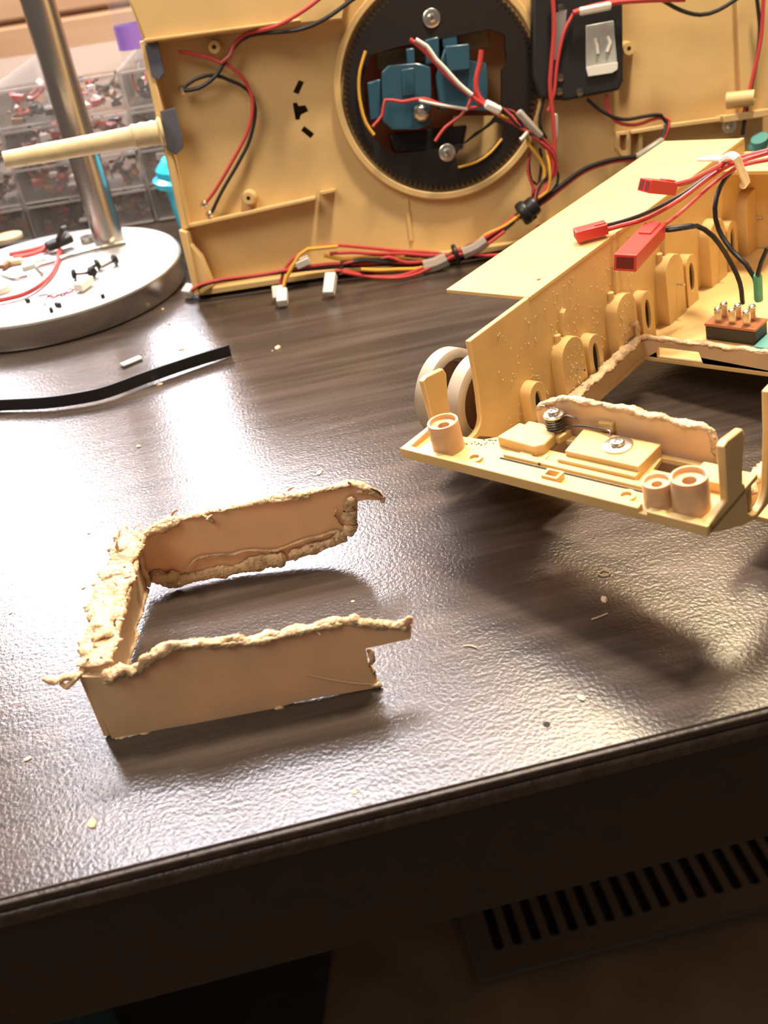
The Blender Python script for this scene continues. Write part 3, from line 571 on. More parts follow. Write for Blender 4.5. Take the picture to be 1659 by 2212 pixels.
lg = xy([(0.36, 3.82, 0.90), (7.89, 4.32, 0.90), (7.87, 4.53, 0.90), (0.41, 4.05, 0.90)]); MB().plate(lg, [], 0, 1.0).build('long_ledge', 'hull', uh, bevel=0.05)
MB().plate(xy([(8.16, 4.71, 0.70), (9.09, 4.76, 0.70), (9.07, 4.61, 0.70), (8.19, 4.55, 0.70)]), [], 0, 0.8).build('small_tab', 'hull', uh, bevel=0.04)
MB().plate([(0.0, -0.0), (1.2, -0.02), (24, 0.05), (24, 0.35), (1.2, 0.30), (0.0, 0.3)], [], 0, 1.25).build('bottom_lip', 'hull', uh, bevel=0.12)
MB().box((20.5, 0.1, 0), (24, 1.1, 0.7)).build('bottom_rib', 'hull', uh, bevel=0.1)
MB().box((13.0, 1.2, 0), (13.2, 3.6, 0.12)).build('mould_line', 'hull', uh)
MB().plate(xy([(0.18, 13.57, 1.50), (8.88, 13.36, 1.50), (10.91, 13.26, 1.50), (11.68, 15.34, 1.50), (11.93, 17.00, 1.50), (0.41, 17.29, 1.50), (-0.21, 15.66, 1.50)]), [], 0, 1.4).build('raised_panel', 'hull', uh, bevel=0.1)
MB().plate(xy([(0.20, 13.56, 1.60), (8.64, 13.40, 1.60), (8.61, 13.54, 1.60), (0.24, 13.73, 1.60)]), [], 0, 1.75).build('raised_panel_rim', 'hull', uh, bevel=0.05)
for px in ([(0.14, 13.45, 1.32), (0.89, 13.53, 1.32), (0.89, 11.98, 1.32), (0.57, 11.70, 1.32), (0.16, 11.89, 1.32)], [(0.21, 10.15, 1.32), (1.06, 10.22, 1.32), (1.13, 8.68, 1.32), (1.07, 8.16, 1.32), (0.57, 7.81, 1.32), (0.18, 8.18, 1.32)]):
    MB().plate(xy(px), [], 1.28, 1.38).build('grey_pad', 'greypad', uh, bevel=0.04)
for c0, h in (((3.74, 12.90, 0.80), 0.9), ((4.08, 4.96, 0.80), 0.9), ((26.26, 9.73, 0.70), 0.8)):
    MB().lathe([(0.45, 0), (0.32, h), (0.12, h), (0.12, h - 0.5), (0.01, h - 0.5)], (c0[0], c0[1], 0), n=24).build('screw_boss', 'hull', uh)
# right-hand end
MB().plate(xy([(26.13, 5.32, 0.90), (28.18, 5.33, 0.90), (31.34, 5.28, 0.90), (33.93, 5.31, 0.90), (33.93, 5.50, 0.90), (31.34, 5.52, 0.90), (28.19, 5.57, 0.90), (26.14, 5.52, 0.90)]), [], 0, 1.0).build('long_ledge', 'hull', uh, bevel=0.05)
MB().plate(xy([(25.40, 5.54, 0.50), (26.25, 5.50, 0.50), (26.19, 4.06, 0.50), (25.73, 4.12, 0.50), (25.36, 4.68, 0.50)]), [xy([(25.60, 5.34, 0.50), (26.00, 5.31, 0.50), (25.96, 4.47, 0.50), (25.70, 4.50, 0.50), (25.58, 4.77, 0.50)])], 0, 0.6).build('bracket', 'hull', uh, bevel=0.03)
MB().plate(xy([(26.67, 5.39, 0.50), (26.88, 5.39, 0.50), (26.82, 3.84, 0.50), (26.61, 3.87, 0.50)]), [], 0, 0.7).build('bracket', 'hull', uh, bevel=0.03)
MB().plate(xy([(32.26, 12.67, 0.50), (33.31, 12.53, 0.50), (33.55, 8.39, 0.50), (33.32, 5.54, 0.50), (32.53, 5.53, 0.50)]), [], 0, 0.5).build('end_channel', 'greyp' if False else 'hull', uh, bevel=0.05)
q0 = Vector((31.60, 6.31, 0.90)); q1 = Vector((32.89, 6.29, 1.60))
MB().lathe([(0.45, 0), (0.42, (q1 - q0).length), (0.14, (q1 - q0).length), (0.14, (q1 - q0).length - 0.5), (0.01, (q1 - q0).length - 0.5)], q0, (q1 - q0), 20).build('peg', 'hull', uh)
MB().box((31.2, 5.2, 0), (34.0, 5.6, 1.4)).build('peg_bracket', 'hull', uh, bevel=0.05)
washer_screw((31.76, 4.98, 0.80), 0.42, uh, 0.28, axis=(0, 0, 1))
MB().tube([(33.12, 3.48, 1.20), (33.30, 3.95, 1.40), (33.21, 4.14, 1.50)], 0.5, 12).build('teal_cap', 'teal', uh, bevel=0.1)
# tube sticking out at the left edge
tu = Vector((0.18, 9.11, 1.60)); tv = Vector((-8.16, 8.84, 3.50))
dr = (tv - tu); Lt = dr.length
tb_ = MB().lathe([(0.01, 0), (0.72, 0.0), (0.78, 0.15), (0.60, 0.28), (0.66, 0.5), (0.60, 0.75), (0.66, 1.1), (0.60, 1.3), (0.64, 1.6), (0.54, 1.75), (0.51, 4), (0.48, 6.6), (0.50, 6.7), (0.47, 6.8), (0.44, Lt), (0.30, Lt), (0.30, Lt - 0.8), (0.01, Lt - 0.8)], tu, dr, 28).build('gun_tube', 'bamboo', uh)

# turret gear
tg = thing('turret_gear', 'large dark toothed turret ring mounted in the upper hull', 'gear', m=frame([(0.99954, 0.00628, -0.02956, -8.96435), (-0.03022, 0.20782, -0.97770, 55.74399), (0.00000, 0.97815, 0.20791, 0.00000)]) @ Matrix.Translation(Vector((*GC, 0)) * CM))
def g2(L_): return [(p[0] - GC[0], p[1] - GC[1]) for p in L_]
nt_ = 108; ring = []
for i in range(nt_):
    for a, r in ((0.0, 5.12), (0.34, 5.12), (0.50, 5.45), (0.82, 5.45)):
        t_ = 2 * math.pi * (i + a) / nt_; ring.append((r * math.cos(t_), r * math.sin(t_)))
win = g2([(12.10, 11.38, 0.70), (13.72, 11.58, 0.70), (18.79, 11.75, 0.70), (19.57, 11.35, 0.70), (19.54, 9.96, 0.70), (19.23, 9.65, 0.70), (19.06, 7.77, 0.70), (18.39, 7.09, 0.70), (16.92, 6.17, 0.70), (15.59, 6.06, 0.70), (12.53, 6.11, 0.70), (11.66, 7.30, 0.70), (11.40, 8.72, 0.70), (11.55, 10.25, 0.70)])
lens = g2([(16.26, 4.91, 0.70), (16.19, 5.52, 0.70), (16.65, 6.10, 0.70), (17.50, 6.65, 0.70), (18.65, 7.01, 0.70), (19.15, 6.74, 0.70), (18.88, 6.09, 0.70), (18.04, 5.41, 0.70), (17.07, 5.05, 0.70)])
MB().plate(ring, [win, lens], 0.06, 0.42).build('toothed_ring', 'gear', tg)
MB().lathe([(4.78, -2.2), (4.78, 0.1), (4.9, 0.1), (4.9, -2.2)], n=72, closed=True).build('ring_skirt', 'gear', tg)
MB().lathe([(0.01, -2.3), (4.9, -2.3), (4.9, -2.15), (0.01, -2.15)], n=64).build('turret_base', 'hull', tg)
MB().plate(g2([(12.43, 11.49, 0.50), (18.87, 11.80, 0.50), (18.89, 10.97, 0.50), (12.38, 10.61, 0.50)]), [], -0.9, -0.6).build('brown_bar', 'brown', tg, bevel=0.05)
MB().tube([(*p, 0.66) for p in g2([(11.88, 11.60, 0.66), (11.44, 10.73, 0.66), (11.22, 9.82, 0.66), (11.21, 8.87, 0.66), (11.35, 8.00, 0.66), (11.72, 7.29, 0.66)])], 0.09, 8).build('brass_arc', 'yellow', tg)
MB().tube([(*p, 0.5) for p in g2([(16.27, 4.90, 0.60), (17.35, 5.05, 0.60), (18.19, 5.44, 0.60), (18.92, 6.08, 0.60)])], 0.07, 8).build('brass_arc', 'yellow', tg)
MB().plate(g2([(16.39, 7.67, -0.20), (19.67, 7.21, -0.20), (19.40, 4.10, -0.20), (16.04, 4.57, -0.20)]), [], -0.6, -0.45).build('floor_segment', 'hull', tg)
MB().plate(g2([(12.58, 7.21, 0.00), (17.10, 7.07, 0.00), (16.70, 5.88, 0.00), (12.71, 6.19, 0.00)]), [], -2.0, -0.3).build('dark_block', 'gear', tg, bevel=0.1)
for p in ((15.67, 12.72, 0.70), (15.74, 5.78, 0.70)):
    washer_screw((p[0] - GC[0], p[1] - GC[1], 0.42), 0.48, tg, 0.24)
# blue servo boxes inside the ring
def servo(label, blocks):
    base = blocks[0]
    t = thing('servo_motor', label, 'servo motor', 'blue servo motors in the turret', m=frame([(0.99954, 0.00628, -0.02956, -8.96435), (-0.03022, 0.20782, -0.97770, 55.74399), (0.00000, 0.97815, 0.20791, 0.00000)]) @ Matrix.Translation(Vector((*GC, 0)) * CM))
    for nm, poly, d0, d1, mt in blocks: MB().plate(g2(poly), [], d0, d1).build(nm, mt, t, bevel=0.08, seg=3)
    return t
servo('blue servo motor at the left inside the turret ring', [
    ('case', [(12.58, 10.45, 0.80), (12.98, 10.70, 0.80), (14.69, 10.60, 0.80), (15.29, 10.31, 0.80), (15.19, 9.03, 0.80), (14.89, 7.43, 0.80), (14.26, 7.23, 0.80), (12.71, 7.45, 0.80), (12.28, 7.94, 0.80)], -1.6, 0.9, 'blue'),
    ('case_face', [(13.69, 10.40, 1.20), (14.35, 10.40, 1.20), (14.23, 9.03, 1.20), (13.56, 9.05, 1.20)], 0.9, 1.0, 'blue'),
    ('end_cap', [(11.73, 10.05, 0.20), (12.50, 10.13, 0.20), (12.27, 8.12, 0.20), (11.62, 8.04, 0.20)], -1.4, 0.3, 'blue'),
    ('shaft_housing', [(14.08, 11.42, 0.60), (14.54, 11.40, 0.60), (14.49, 10.55, 0.60), (14.05, 10.56, 0.60)], -0.8, 0.6, 'blue')])
servo('blue servo motor at the right inside the turret ring', [
    ('case', [(15.54, 9.81, 0.80), (16.23, 11.27, 0.80), (17.50, 11.19, 0.80), (17.51, 10.35, 0.80), (18.41, 10.09, 0.80), (18.40, 8.94, 0.80), (18.17, 7.65, 0.80), (15.56, 8.14, 0.80)], -1.6, 0.6, 'blue'),
    ('case_face', [(16.20, 11.21, 1.00), (17.50, 11.17, 1.00), (17.44, 9.89, 1.00), (16.16, 9.92, 1.00)], 0.6, 1.1, 'blue'),
    ('end_cap', [(15.17, 11.73, 0.60), (15.95, 11.78, 0.60), (15.85, 10.48, 0.60), (15.07, 10.47, 0.60)], -1.2, 0.5, 'blue'),
    ('end_cap', [(16.13, 11.83, 0.60), (16.97, 11.82, 0.60), (16.95, 11.14, 0.60), (16.13, 11.16, 0.60)], -1.2, 0.4, 'blue')])
sl = MB().lathe([(0.01, 0), (0.5, 0.02), (0.42, 0.3), (0.2, 0.5), (0.01, 0.52)], ((14.48, 8.05, 1.00)[0] - GC[0], (14.48, 8.05, 1.00)[1] - GC[1], 0.95), n=14).build('solder_lug', 'steel', tg)

# speaker box
sb = thing('speaker_box', 'black plastic box with a silver label fixed beside the turret ring', 'speaker box', m=frame([(0.99954, 0.00628, -0.02956, -8.96435), (-0.03022, 0.20782, -0.97770, 55.74399), (0.00000, 0.97815, 0.20791, 0.00000)]))
MB().plate(xy([(21.17, 14.29, 1.30), (25.94, 13.64, 1.30), (25.75, 8.14, 1.30), (25.50, 7.70, 1.30), (22.58, 7.58, 1.30), (21.05, 7.91, 1.30), (20.77, 9.18, 1.30)]), [], 0.47, 1.3).build('housing', 'black', sb, bevel=0.15, seg=3)
lb = MB().plate(xy([(23.82, 11.16, 1.40), (25.33, 11.20, 1.40), (25.43, 9.04, 1.40), (25.42, 8.76, 1.40), (25.11, 8.62, 1.40), (23.78, 8.62, 1.40), (23.70, 9.00, 1.40)]), [], 1.3, 1.36).build('label_plate', 'label', sb, bevel=0.03)
MB().plate(xy([(23.70, 9.12, 1.40), (25.44, 9.13, 1.40), (25.42, 8.76, 1.40), (25.11, 8.62, 1.40), (23.78, 8.62, 1.40)]), [], 1.36, 1.44).build('label_fold', 'white', lb, bevel=0.03)
for a_, b2 in (((1288, 80), (1292, 115)), ((1316, 75), (1310, 112))):
    pass
MB().tube([(24.29, 10.48, 1.40), (24.36, 10.06, 1.42), (24.37, 9.69, 1.40)], 0.10, 8).build('embossed_mark', 'white', lb)
MB().tube([(24.94, 10.48, 1.40), (25.07, 10.15, 1.42), (24.90, 9.71, 1.40)], 0.10, 8).build('embossed_mark', 'white', lb)
for p in ((22.53, 12.17, 1.30), (22.27, 8.78, 1.30), (22.17, 8.09, 1.30), (23.29, 7.89, 1.30)):
    MB().lathe([(0.22, 0), (0.2, 0.1), (0.05, 0.14)], (p[0], p[1], 1.3), n=14).build('screw_head', 'darksteel', sb)
MB().plate(xy([(22.01, 11.96, 1.45), (22.84, 12.07, 1.45), (22.71, 11.19, 1.45), (22.18, 9.67, 1.45), (21.85, 9.76, 1.45)]), [], 1.38, 1.41).build('tape_strip', 'tape', sb)

# ------------------------------------------------------------------ wires on the upper hull
cable('wire_pair', 'red and black wire pair crossing the top left of the upper hull', 'cable', [
    ('red_wire', 'red', [(-7.11, 57.50, 12.84), (-6.29, 57.43, 12.63), (-5.47, 57.33, 12.30), (-4.95, 57.25, 12.00), (-4.40, 57.30, 12.29), (-4.09, 57.39, 12.76), (-3.37, 57.46, 13.18), (-2.04, 56.34, 13.40), (-1.14, 56.25, 13.59), (0.06, 56.31, 14.03), (1.13, 56.38, 14.53)], 0.10),
    ('black_wire', 'blackw', [(-7.33, 57.20, 10.94), (-6.42, 57.18, 10.95), (-5.33, 57.25, 11.45), (-4.34, 57.43, 12.45), (-3.19, 57.53, 13.07), (-0.60, 56.34, 13.13), (0.94, 56.26, 13.43), (2.54, 56.35, 14.12), (3.32, 56.40, 14.44)], 0.11)])
cable('wire_pair', 'red and black wire pair looping down to the lower left corner of the upper hull', 'cable', [
    ('red_wire', 'red', [(-4.72, 57.43, 11.90), (-4.00, 57.26, 11.18), (-3.65, 56.99, 9.98), (-4.18, 56.69, 8.52), (-5.47, 56.40, 6.96), (-6.78, 56.15, 5.58), (-7.44, 56.06, 5.05)], 0.10),
    ('black_wire', 'blackw', [(-7.30, 57.43, 11.04), (-6.60, 57.47, 11.36), (-5.55, 57.46, 11.44), (-4.61, 57.34, 11.02), (-3.81, 57.20, 10.45), (-3.57, 56.98, 9.48), (-4.18, 56.69, 8.02), (-5.09, 56.48, 6.88), (-6.31, 56.23, 5.56), (-7.21, 56.02, 4.43)], 0.10)])
for p, lab in (((-7.48, 56.05, 5.00), 'silver solder blob at the lower left end of the red wire'), ((-7.32, 56.02, 4.39), 'silver solder blob at the lower left end of the black wire'), ((-7.36, 57.31, 10.97), 'silver solder blob at the upper left end of the black wires')):
    o = MB().lathe([(0.2, -0.15), (0.24, 0.05), (0.1, 0.22)], p, (0, -1, 0.2), 12).build('solder_joint', 'steel'); tag(o, lab, 'solder', 'solder blobs on the upper hull')
cable('speaker_lead', 'red wire taped across the black box beside the turret ring', 'cable', [
    ('red_wire', 'red', [(13.12, 56.12, 13.10), (13.08, 55.76, 11.37), (12.79, 55.40, 9.63), (12.63, 55.16, 8.52), (12.67, 54.87, 7.12), (12.67, 54.59, 5.82), (12.55, 54.42, 5.00)], 0.12),
    ('red_wire', 'red', [(14.22, 55.94, 11.91), (13.61, 55.78, 11.07), (13.12, 55.48, 9.57), (12.86, 55.20, 8.24), (12.46, 55.03, 7.37)], 0.10),
    ('black_wire', 'blackw', [(12.47, 56.16, 9.32), (12.43, 55.86, 7.94), (12.07, 55.61, 6.69), (12.39, 55.41, 5.81)], 0.09)])
bar(bpy.data.objects['speaker_lead'], (12.83, 54.98, 7.20), (12.77, 54.68, 5.79), 0.3, 0.3, 'sleeve', 'shrink', bevel=0.1)
c = cable('top_lead', 'red wire with a white splice running along the top of the black box', 'cable', [
    ('red_wire', 'red', [(14.12, 55.74, 11.94), (15.05, 55.75, 12.08), (16.41, 55.72, 12.13), (18.13, 55.64, 12.01), (20.10, 55.53, 11.79)], 0.14),
    ('black_wire', 'blackw', [(18.97, 55.89, 11.87), (19.95, 55.73, 11.26), (20.99, 55.62, 10.90), (21.98, 55.61, 10.99), (23.18, 55.68, 11.48)], 0.11)])
bar(c, (14.42, 55.74, 11.95), (16.16, 55.70, 12.02), 0.4, 0.4, 'splice', 'white', bevel=0.12)
cable('wire_pair', 'red and black wire pair running down the right end of the upper hull', 'cable', [
    ('red_wire', 'red', [(24.55, 55.95, 11.53), (24.41, 55.49, 9.34), (24.06, 55.18, 7.80), (23.65, 54.88, 6.35), (23.45, 54.74, 5.67)], 0.11),
    ('black_wire', 'blackw', [(24.17, 56.08, 11.57), (24.38, 55.69, 9.78), (24.26, 55.41, 8.45), (23.85, 55.04, 6.65), (23.54, 54.75, 5.23), (23.43, 54.60, 4.53)], 0.11)])
c = cable('speaker_cable', 'black and red cable from the bottom of the black box to the wire bundle', 'cable', [
    ('black_wire', 'blackw', [(14.79, 55.61, 7.54), (15.58, 55.43, 6.82), (16.72, 55.27, 6.24), (18.16, 55.23, 6.23), (18.89, 55.19, 6.16), (19.19, 55.08, 5.71), (18.83, 54.73, 4.94)], 0.10),
    ('red_wire', 'red', [(15.92, 55.69, 7.63), (15.95, 55.53, 6.87), (16.36, 55.37, 6.17), (17.44, 55.27, 5.83), (18.71, 55.27, 6.02), (19.38, 55.19, 5.76), (18.88, 54.72, 4.93)], 0.10),
    ('black_wire', 'blackw', [(17.27, 54.44, 4.33), (15.85, 54.49, 4.35), (14.30, 54.48, 4.08), (12.93, 54.37, 3.40), (11.81, 54.28, 2.81), (11.20, 54.24, 2.55)], 0.11),
    ('red_wire', 'red', [(17.30, 54.51, 4.18), (15.87, 54.56, 4.20), (14.37, 54.54, 3.92), (12.99, 54.44, 3.22), (11.93, 54.34, 2.62), (11.26, 54.30, 2.36)], 0.11)])
bar(c, (17.27, 54.42, 4.23), (18.94, 54.72, 4.92), 0.42, 0.42, 'sleeve', 'shrink', bevel=0.14)

hn = cable('wiring_harness', 'long tangled harness of red, black and yellow wires hanging from the turret to the desk', 'cable', [
    ('red_wire', 'red', [(5.33, 56.10, 11.87), (5.93, 55.97, 11.34), (6.65, 55.76, 10.46), (7.31, 55.57, 9.65), (8.11, 55.37, 8.86), (8.77, 55.24, 8.31), (9.77, 55.04, 7.52), (10.74, 54.87, 6.87), (11.65, 54.68, 6.13), (12.36, 54.47, 5.22), (12.44, 54.26, 4.24), (11.89, 54.08, 3.33), (11.14, 53.97, 2.69), (10.63, 53.91, 2.36)], 0.11),
    ('white_wire', 'whitew', [(5.63, 55.93, 11.84), (6.18, 55.83, 11.44), (6.59, 55.67, 10.76), (7.03, 55.55, 10.25), (7.65, 55.36, 9.45), (8.33, 55.20, 8.78)], 0.11),
    ('red_wire', 'red', [(9.13, 55.96, 10.82), (8.95, 55.82, 10.12), (8.66, 55.67, 9.37), (8.73, 55.49, 8.55), (9.57, 55.31, 7.79), (10.57, 55.19, 7.37), (11.31, 55.08, 6.99), (12.00, 54.85, 5.99)], 0.15),
    ('red_wire', 'red', [(2.73, 55.63, 7.86), (3.35, 55.72, 8.38), (3.61, 55.87, 9.09), (4.51, 55.79, 8.88), (5.72, 55.76, 8.87), (6.82, 55.62, 8.38), (7.94, 55.51, 8.04), (8.98, 55.50, 8.13)], 0.09),
    ('white_wire', 'whitew', [(5.45, 55.65, 8.84), (6.43, 55.55, 8.50), (7.43, 55.46, 8.22), (8.05, 55.41, 8.04)], 0.08),
    ('red_wire', 'red', [(6.08, 55.27, 6.66), (6.73, 55.39, 7.29), (7.65, 55.46, 7.75), (8.14, 55.54, 8.20), (8.46, 55.66, 8.80)], 0.09),
    ('yellow_wire', 'yellow', [(9.66, 55.14, 7.51), (10.55, 55.09, 7.39), (11.07, 54.97, 6.90), (11.24, 54.75, 5.88), (11.84, 54.53, 4.95), (11.98, 54.34, 4.08), (11.42, 54.17, 3.17), (10.66, 54.02, 2.40)], 0.10),
    ('black_wire', 'blackw', [(11.46, 54.83, 5.82), (11.17, 54.64, 4.90), (11.24, 54.43, 3.91), (11.59, 54.36, 3.62), (11.90, 54.60, 4.80), (11.86, 54.76, 5.53)], 0.09),
    ('red_wire', 'red', [(11.33, 54.76, 5.48), (11.08, 54.54, 4.42), (11.32, 54.35, 3.53), (11.21, 54.22, 2.92), (10.76, 54.11, 2.36)], 0.09),
    ('black_wire', 'blackw', [(12.22, 54.78, 5.22), (12.81, 54.49, 3.92), (12.46, 54.35, 3.22), (11.61, 54.24, 2.59)], 0.08)])
bar(hn, (8.98, 55.02, 8.27), (9.80, 54.89, 7.79), 0.75, 0.4, 'white_wrap', 'white', bevel=0.1)
bar(hn, (10.74, 54.93, 7.64), (11.94, 54.57, 6.11), 0.42, 0.42, 'sleeve', 'shrink', bevel=0.14)
strand('zip_tie_tail', [(11.18, 54.58, 6.54), (10.90, 54.53, 6.28), (10.73, 54.52, 6.20)], 0.12, 'whitew', hn)
# second half, from the big tie down to the desk and along it
low = [('red', 0.10, [(10.86, 53.94, 2.53), (9.74, 53.86, 1.98), (8.47, 53.76, 1.34), (7.19, 53.69, 0.80), (6.22, 53.68, 0.63), (4.77, 53.79, 0.96), (3.18, 53.91, 1.26), (1.35, 54.05, 1.70), (-0.49, 54.19, 2.08), (-1.98, 54.23, 2.04), (-2.95, 54.18, 1.66), (-3.63, 54.05, 0.97), (-3.99, 53.78, 0.22)]),
       ('red', 0.10, [(10.60, 53.72, 2.42), (9.56, 53.64, 1.86), (8.28, 53.54, 1.22), (7.01, 53.47, 0.73), (5.91, 53.47, 0.58), (4.14, 53.51, 0.52), (2.55, 53.62, 0.79), (0.94, 53.70, 0.92), (-0.66, 53.79, 1.14), (-2.82, 53.87, 1.19), (-5.01, 53.92, 1.13), (-7.19, 54.00, 1.18), (-8.58, 54.01, 1.06), (-9.06, 53.99, 0.86)]),
       ('blackw', 0.10, [(10.66, 53.79, 2.28), (9.42, 53.71, 1.70), (8.18, 53.63, 1.15), (6.88, 53.55, 0.62), (5.64, 53.56, 0.48), (3.87, 53.61, 0.47), (2.00, 53.72, 0.68), (0.39, 53.80, 0.83), (-1.50, 53.88, 0.97), (-3.66, 53.97, 1.06), (-6.12, 54.04, 1.07), (-8.04, 54.10, 1.05), (-9.05, 54.06, 0.72)]),
       ('red', 0.10, [(10.47, 53.62, 2.41), (9.12, 53.52, 1.72), (7.71, 53.42, 1.08), (6.46, 53.39, 0.74), (4.98, 53.46, 0.85), (3.41, 53.57, 1.17), (1.82, 53.67, 1.39), (0.51, 53.76, 1.65), (-0.77, 53.82, 1.76)]),
       ('yellow', 0.11, [(10.25, 53.68, 2.17), (9.28, 53.62, 1.75), (8.56, 53.56, 1.34), (7.77, 53.50, 0.99), (6.60, 53.48, 0.69), (5.51, 53.50, 0.63), (4.17, 53.56, 0.72), (2.85, 53.66, 1.01), (1.26, 53.75, 1.23), (-0.08, 53.81, 1.32), (-1.11, 53.92, 1.67)]),
       ('yellow', 0.11, [(-0.23, 53.78, 2.12), (-1.30, 53.83, 2.17), (-1.96, 53.85, 2.21), (-2.46, 53.82, 1.98), (-3.08, 53.69, 1.29), (-3.57, 53.58, 0.71), (-3.82, 53.27, 0.22)]),
       ('blackw', 0.10, [(9.95, 53.55, 1.99), (8.81, 53.44, 1.33), (7.40, 53.35, 0.69), (6.30, 53.36, 0.56), (4.94, 53.38, 0.49), (3.36, 53.50, 0.82), (1.51, 53.62, 1.13), (0.57, 53.67, 1.21), (-0.21, 53.63, 0.90), (-0.74, 53.52, 0.35)]),
       ('red', 0.10, [(9.34, 53.29, 1.63), (7.93, 53.18, 0.93), (6.41, 53.16, 0.63), (4.90, 53.16, 0.41), (3.48, 52.77, 0.22), (2.40, 52.80, 0.22), (1.09, 53.26, 0.32), (-0.05, 53.39, 0.79), (-0.58, 53.42, 0.84), (-1.00, 53.35, 0.46)]),
       ('yellow', 0.11, [(5.16, 53.06, 0.45), (4.20, 53.06, 0.33), (3.00, 53.13, 0.45), (1.80, 53.19, 0.57), (0.88, 53.25, 0.75)]),
       ('red', 0.10, [(10.82, 52.91, 0.56), (9.47, 52.92, 0.42), (8.13, 52.98, 0.50), (6.82, 53.08, 0.79), (5.72, 53.07, 0.58), (4.14, 52.63, 0.22), (2.90, 52.42, 0.22), (1.35, 53.14, 0.27), (-0.20, 53.28, 0.75)])]
for mt, r, pts in low:
    strand({'red': 'red_wire', 'blackw': 'black_wire', 'yellow': 'yellow_wire'}[mt], pts, r, mt, hn)
rnd = random.Random(31)
def extra(base, mats_, spread, r):
    for mt in mats_:
        ph = rnd.uniform(0, 9)
        pts = [tuple(Vector(p) + Vector((spread * math.sin(i * 1.7 + ph), spread * 0.6 * math.cos(i * 1.1 + ph), 0.5 * spread * (1 + math.sin(i * 2.3 + ph))))) for i, p in enumerate(base)]
        strand({'red': 'red_wire', 'blackw': 'black_wire', 'yellow': 'yellow_wire', 'whitew': 'white_wire'}[mt], pts, r, mt, hn)
extra([(9.34, 55.12, 7.86), (10.26, 54.98, 7.33), (11.11, 54.83, 6.72), (11.83, 54.65, 6.01), (12.40, 54.44, 5.07), (12.38, 54.23, 4.10), (11.78, 54.08, 3.30), (11.14, 53.97, 2.69), (10.63, 53.91, 2.36)], ('blackw', 'red', 'yellow', 'red', 'blackw'), 0.28, 0.085)
extra([(10.65, 53.72, 2.41), (9.64, 53.64, 1.90), (8.51, 53.56, 1.34), (7.29, 53.48, 0.80), (6.46, 53.47, 0.66)], ('red', 'yellow', 'blackw', 'red', 'blackw', 'red'), 0.30, 0.09)
extra([(6.45, 53.38, 0.69), (5.22, 53.39, 0.55), (3.87, 53.45, 0.64), (2.54, 53.53, 0.83), (1.20, 53.58, 0.91), (-0.14, 53.64, 1.00)], ('red', 'blackw', 'red', 'blackw'), 0.32, 0.09)
def ring_tie(px, r, h, name, mt):
    MB().lathe([(r, -h), (r * 1.12, -h * 0.5), (r * 1.12, h * 0.5), (r, h)], rel([px[0]], hn)[0], Vector(px[1]) - Vector(px[0]), 18).build(name, mt, hn, bevel=0.04)
ring_tie([(10.61, 53.81, 2.34), (10.05, 53.77, 2.06)], 0.62, 0.28, 'zip_tie', 'blackw')
ring_tie([(11.06, 53.85, 2.58), (10.69, 53.81, 2.38)], 0.5, 0.35, 'tape_wrap', 'blackw')
ring_tie([(6.47, 53.48, 0.71), (5.99, 53.47, 0.57)], 0.5, 0.14, 'zip_tie', 'blackw')
strand('zip_tie_tail', [(11.11, 53.83, 2.52), (11.23, 53.73, 2.05), (10.78, 53.69, 1.81)], 0.14, 'blackw', hn)
strand('clear_sleeve', [(5.87, 53.17, 0.58), (5.16, 53.15, 0.37), (4.48, 53.15, 0.31)], 0.42, 'shrink', hn)
strand('clear_sleeve', [(8.23, 53.24, 1.27), (7.66, 53.20, 0.97), (6.83, 53.18, 0.75)], 0.34, 'shrink', hn)
def white_plug(a, b_, w):
    bar(hn, a, b_, w, 0.5, 'white_plug', 'white', bevel=0.05)
white_plug((-3.96, 52.27, 0.90), (-4.02, 51.91, 0.30), 0.62)
white_plug((-3.73, 51.97, 0.70), (-3.81, 51.05, 0.30), 0.60)
white_plug((-0.84, 52.29, 1.10), (-1.16, 51.34, 0.30), 0.62)
white_plug((-9.18, 55.34, 0.60), (-9.56, 54.92, 0.30), 0.72)
bar(hn, (-2.78, 53.91, 1.39), (-1.99, 53.93, 1.59), 0.6, 0.4, 'white_plug', 'white')

# ================================================================== LAMP STAND (left)
lp = thing('lamp_stand', 'brushed steel stand with a round weighted base and off-centre pole', 'stand', loc=(-18.2, 58.9, 0))
MB().lathe([(0.01, 0), (7.9, 0), (8.15, 0.12), (8.2, 0.3), (8.2, 1.45)], n=128).build('base_rim', 'brushed', lp)
MB().lathe([(0.01, 1.40), (8.0, 1.40), (8.2, 1.46), (8.16, 1.58), (8.02, 1.68), (0.01, 1.70)], n=128).build('base_top', 'basetop', lp)
MB().lathe([(0.98, 1.70), (0.97, 60), (0.01, 60)], (3.15, 4.2, 0), n=40).build('pole', 'brushed', lp)
def on_base(x, y, z=1.70): return Vector((x, y, z))
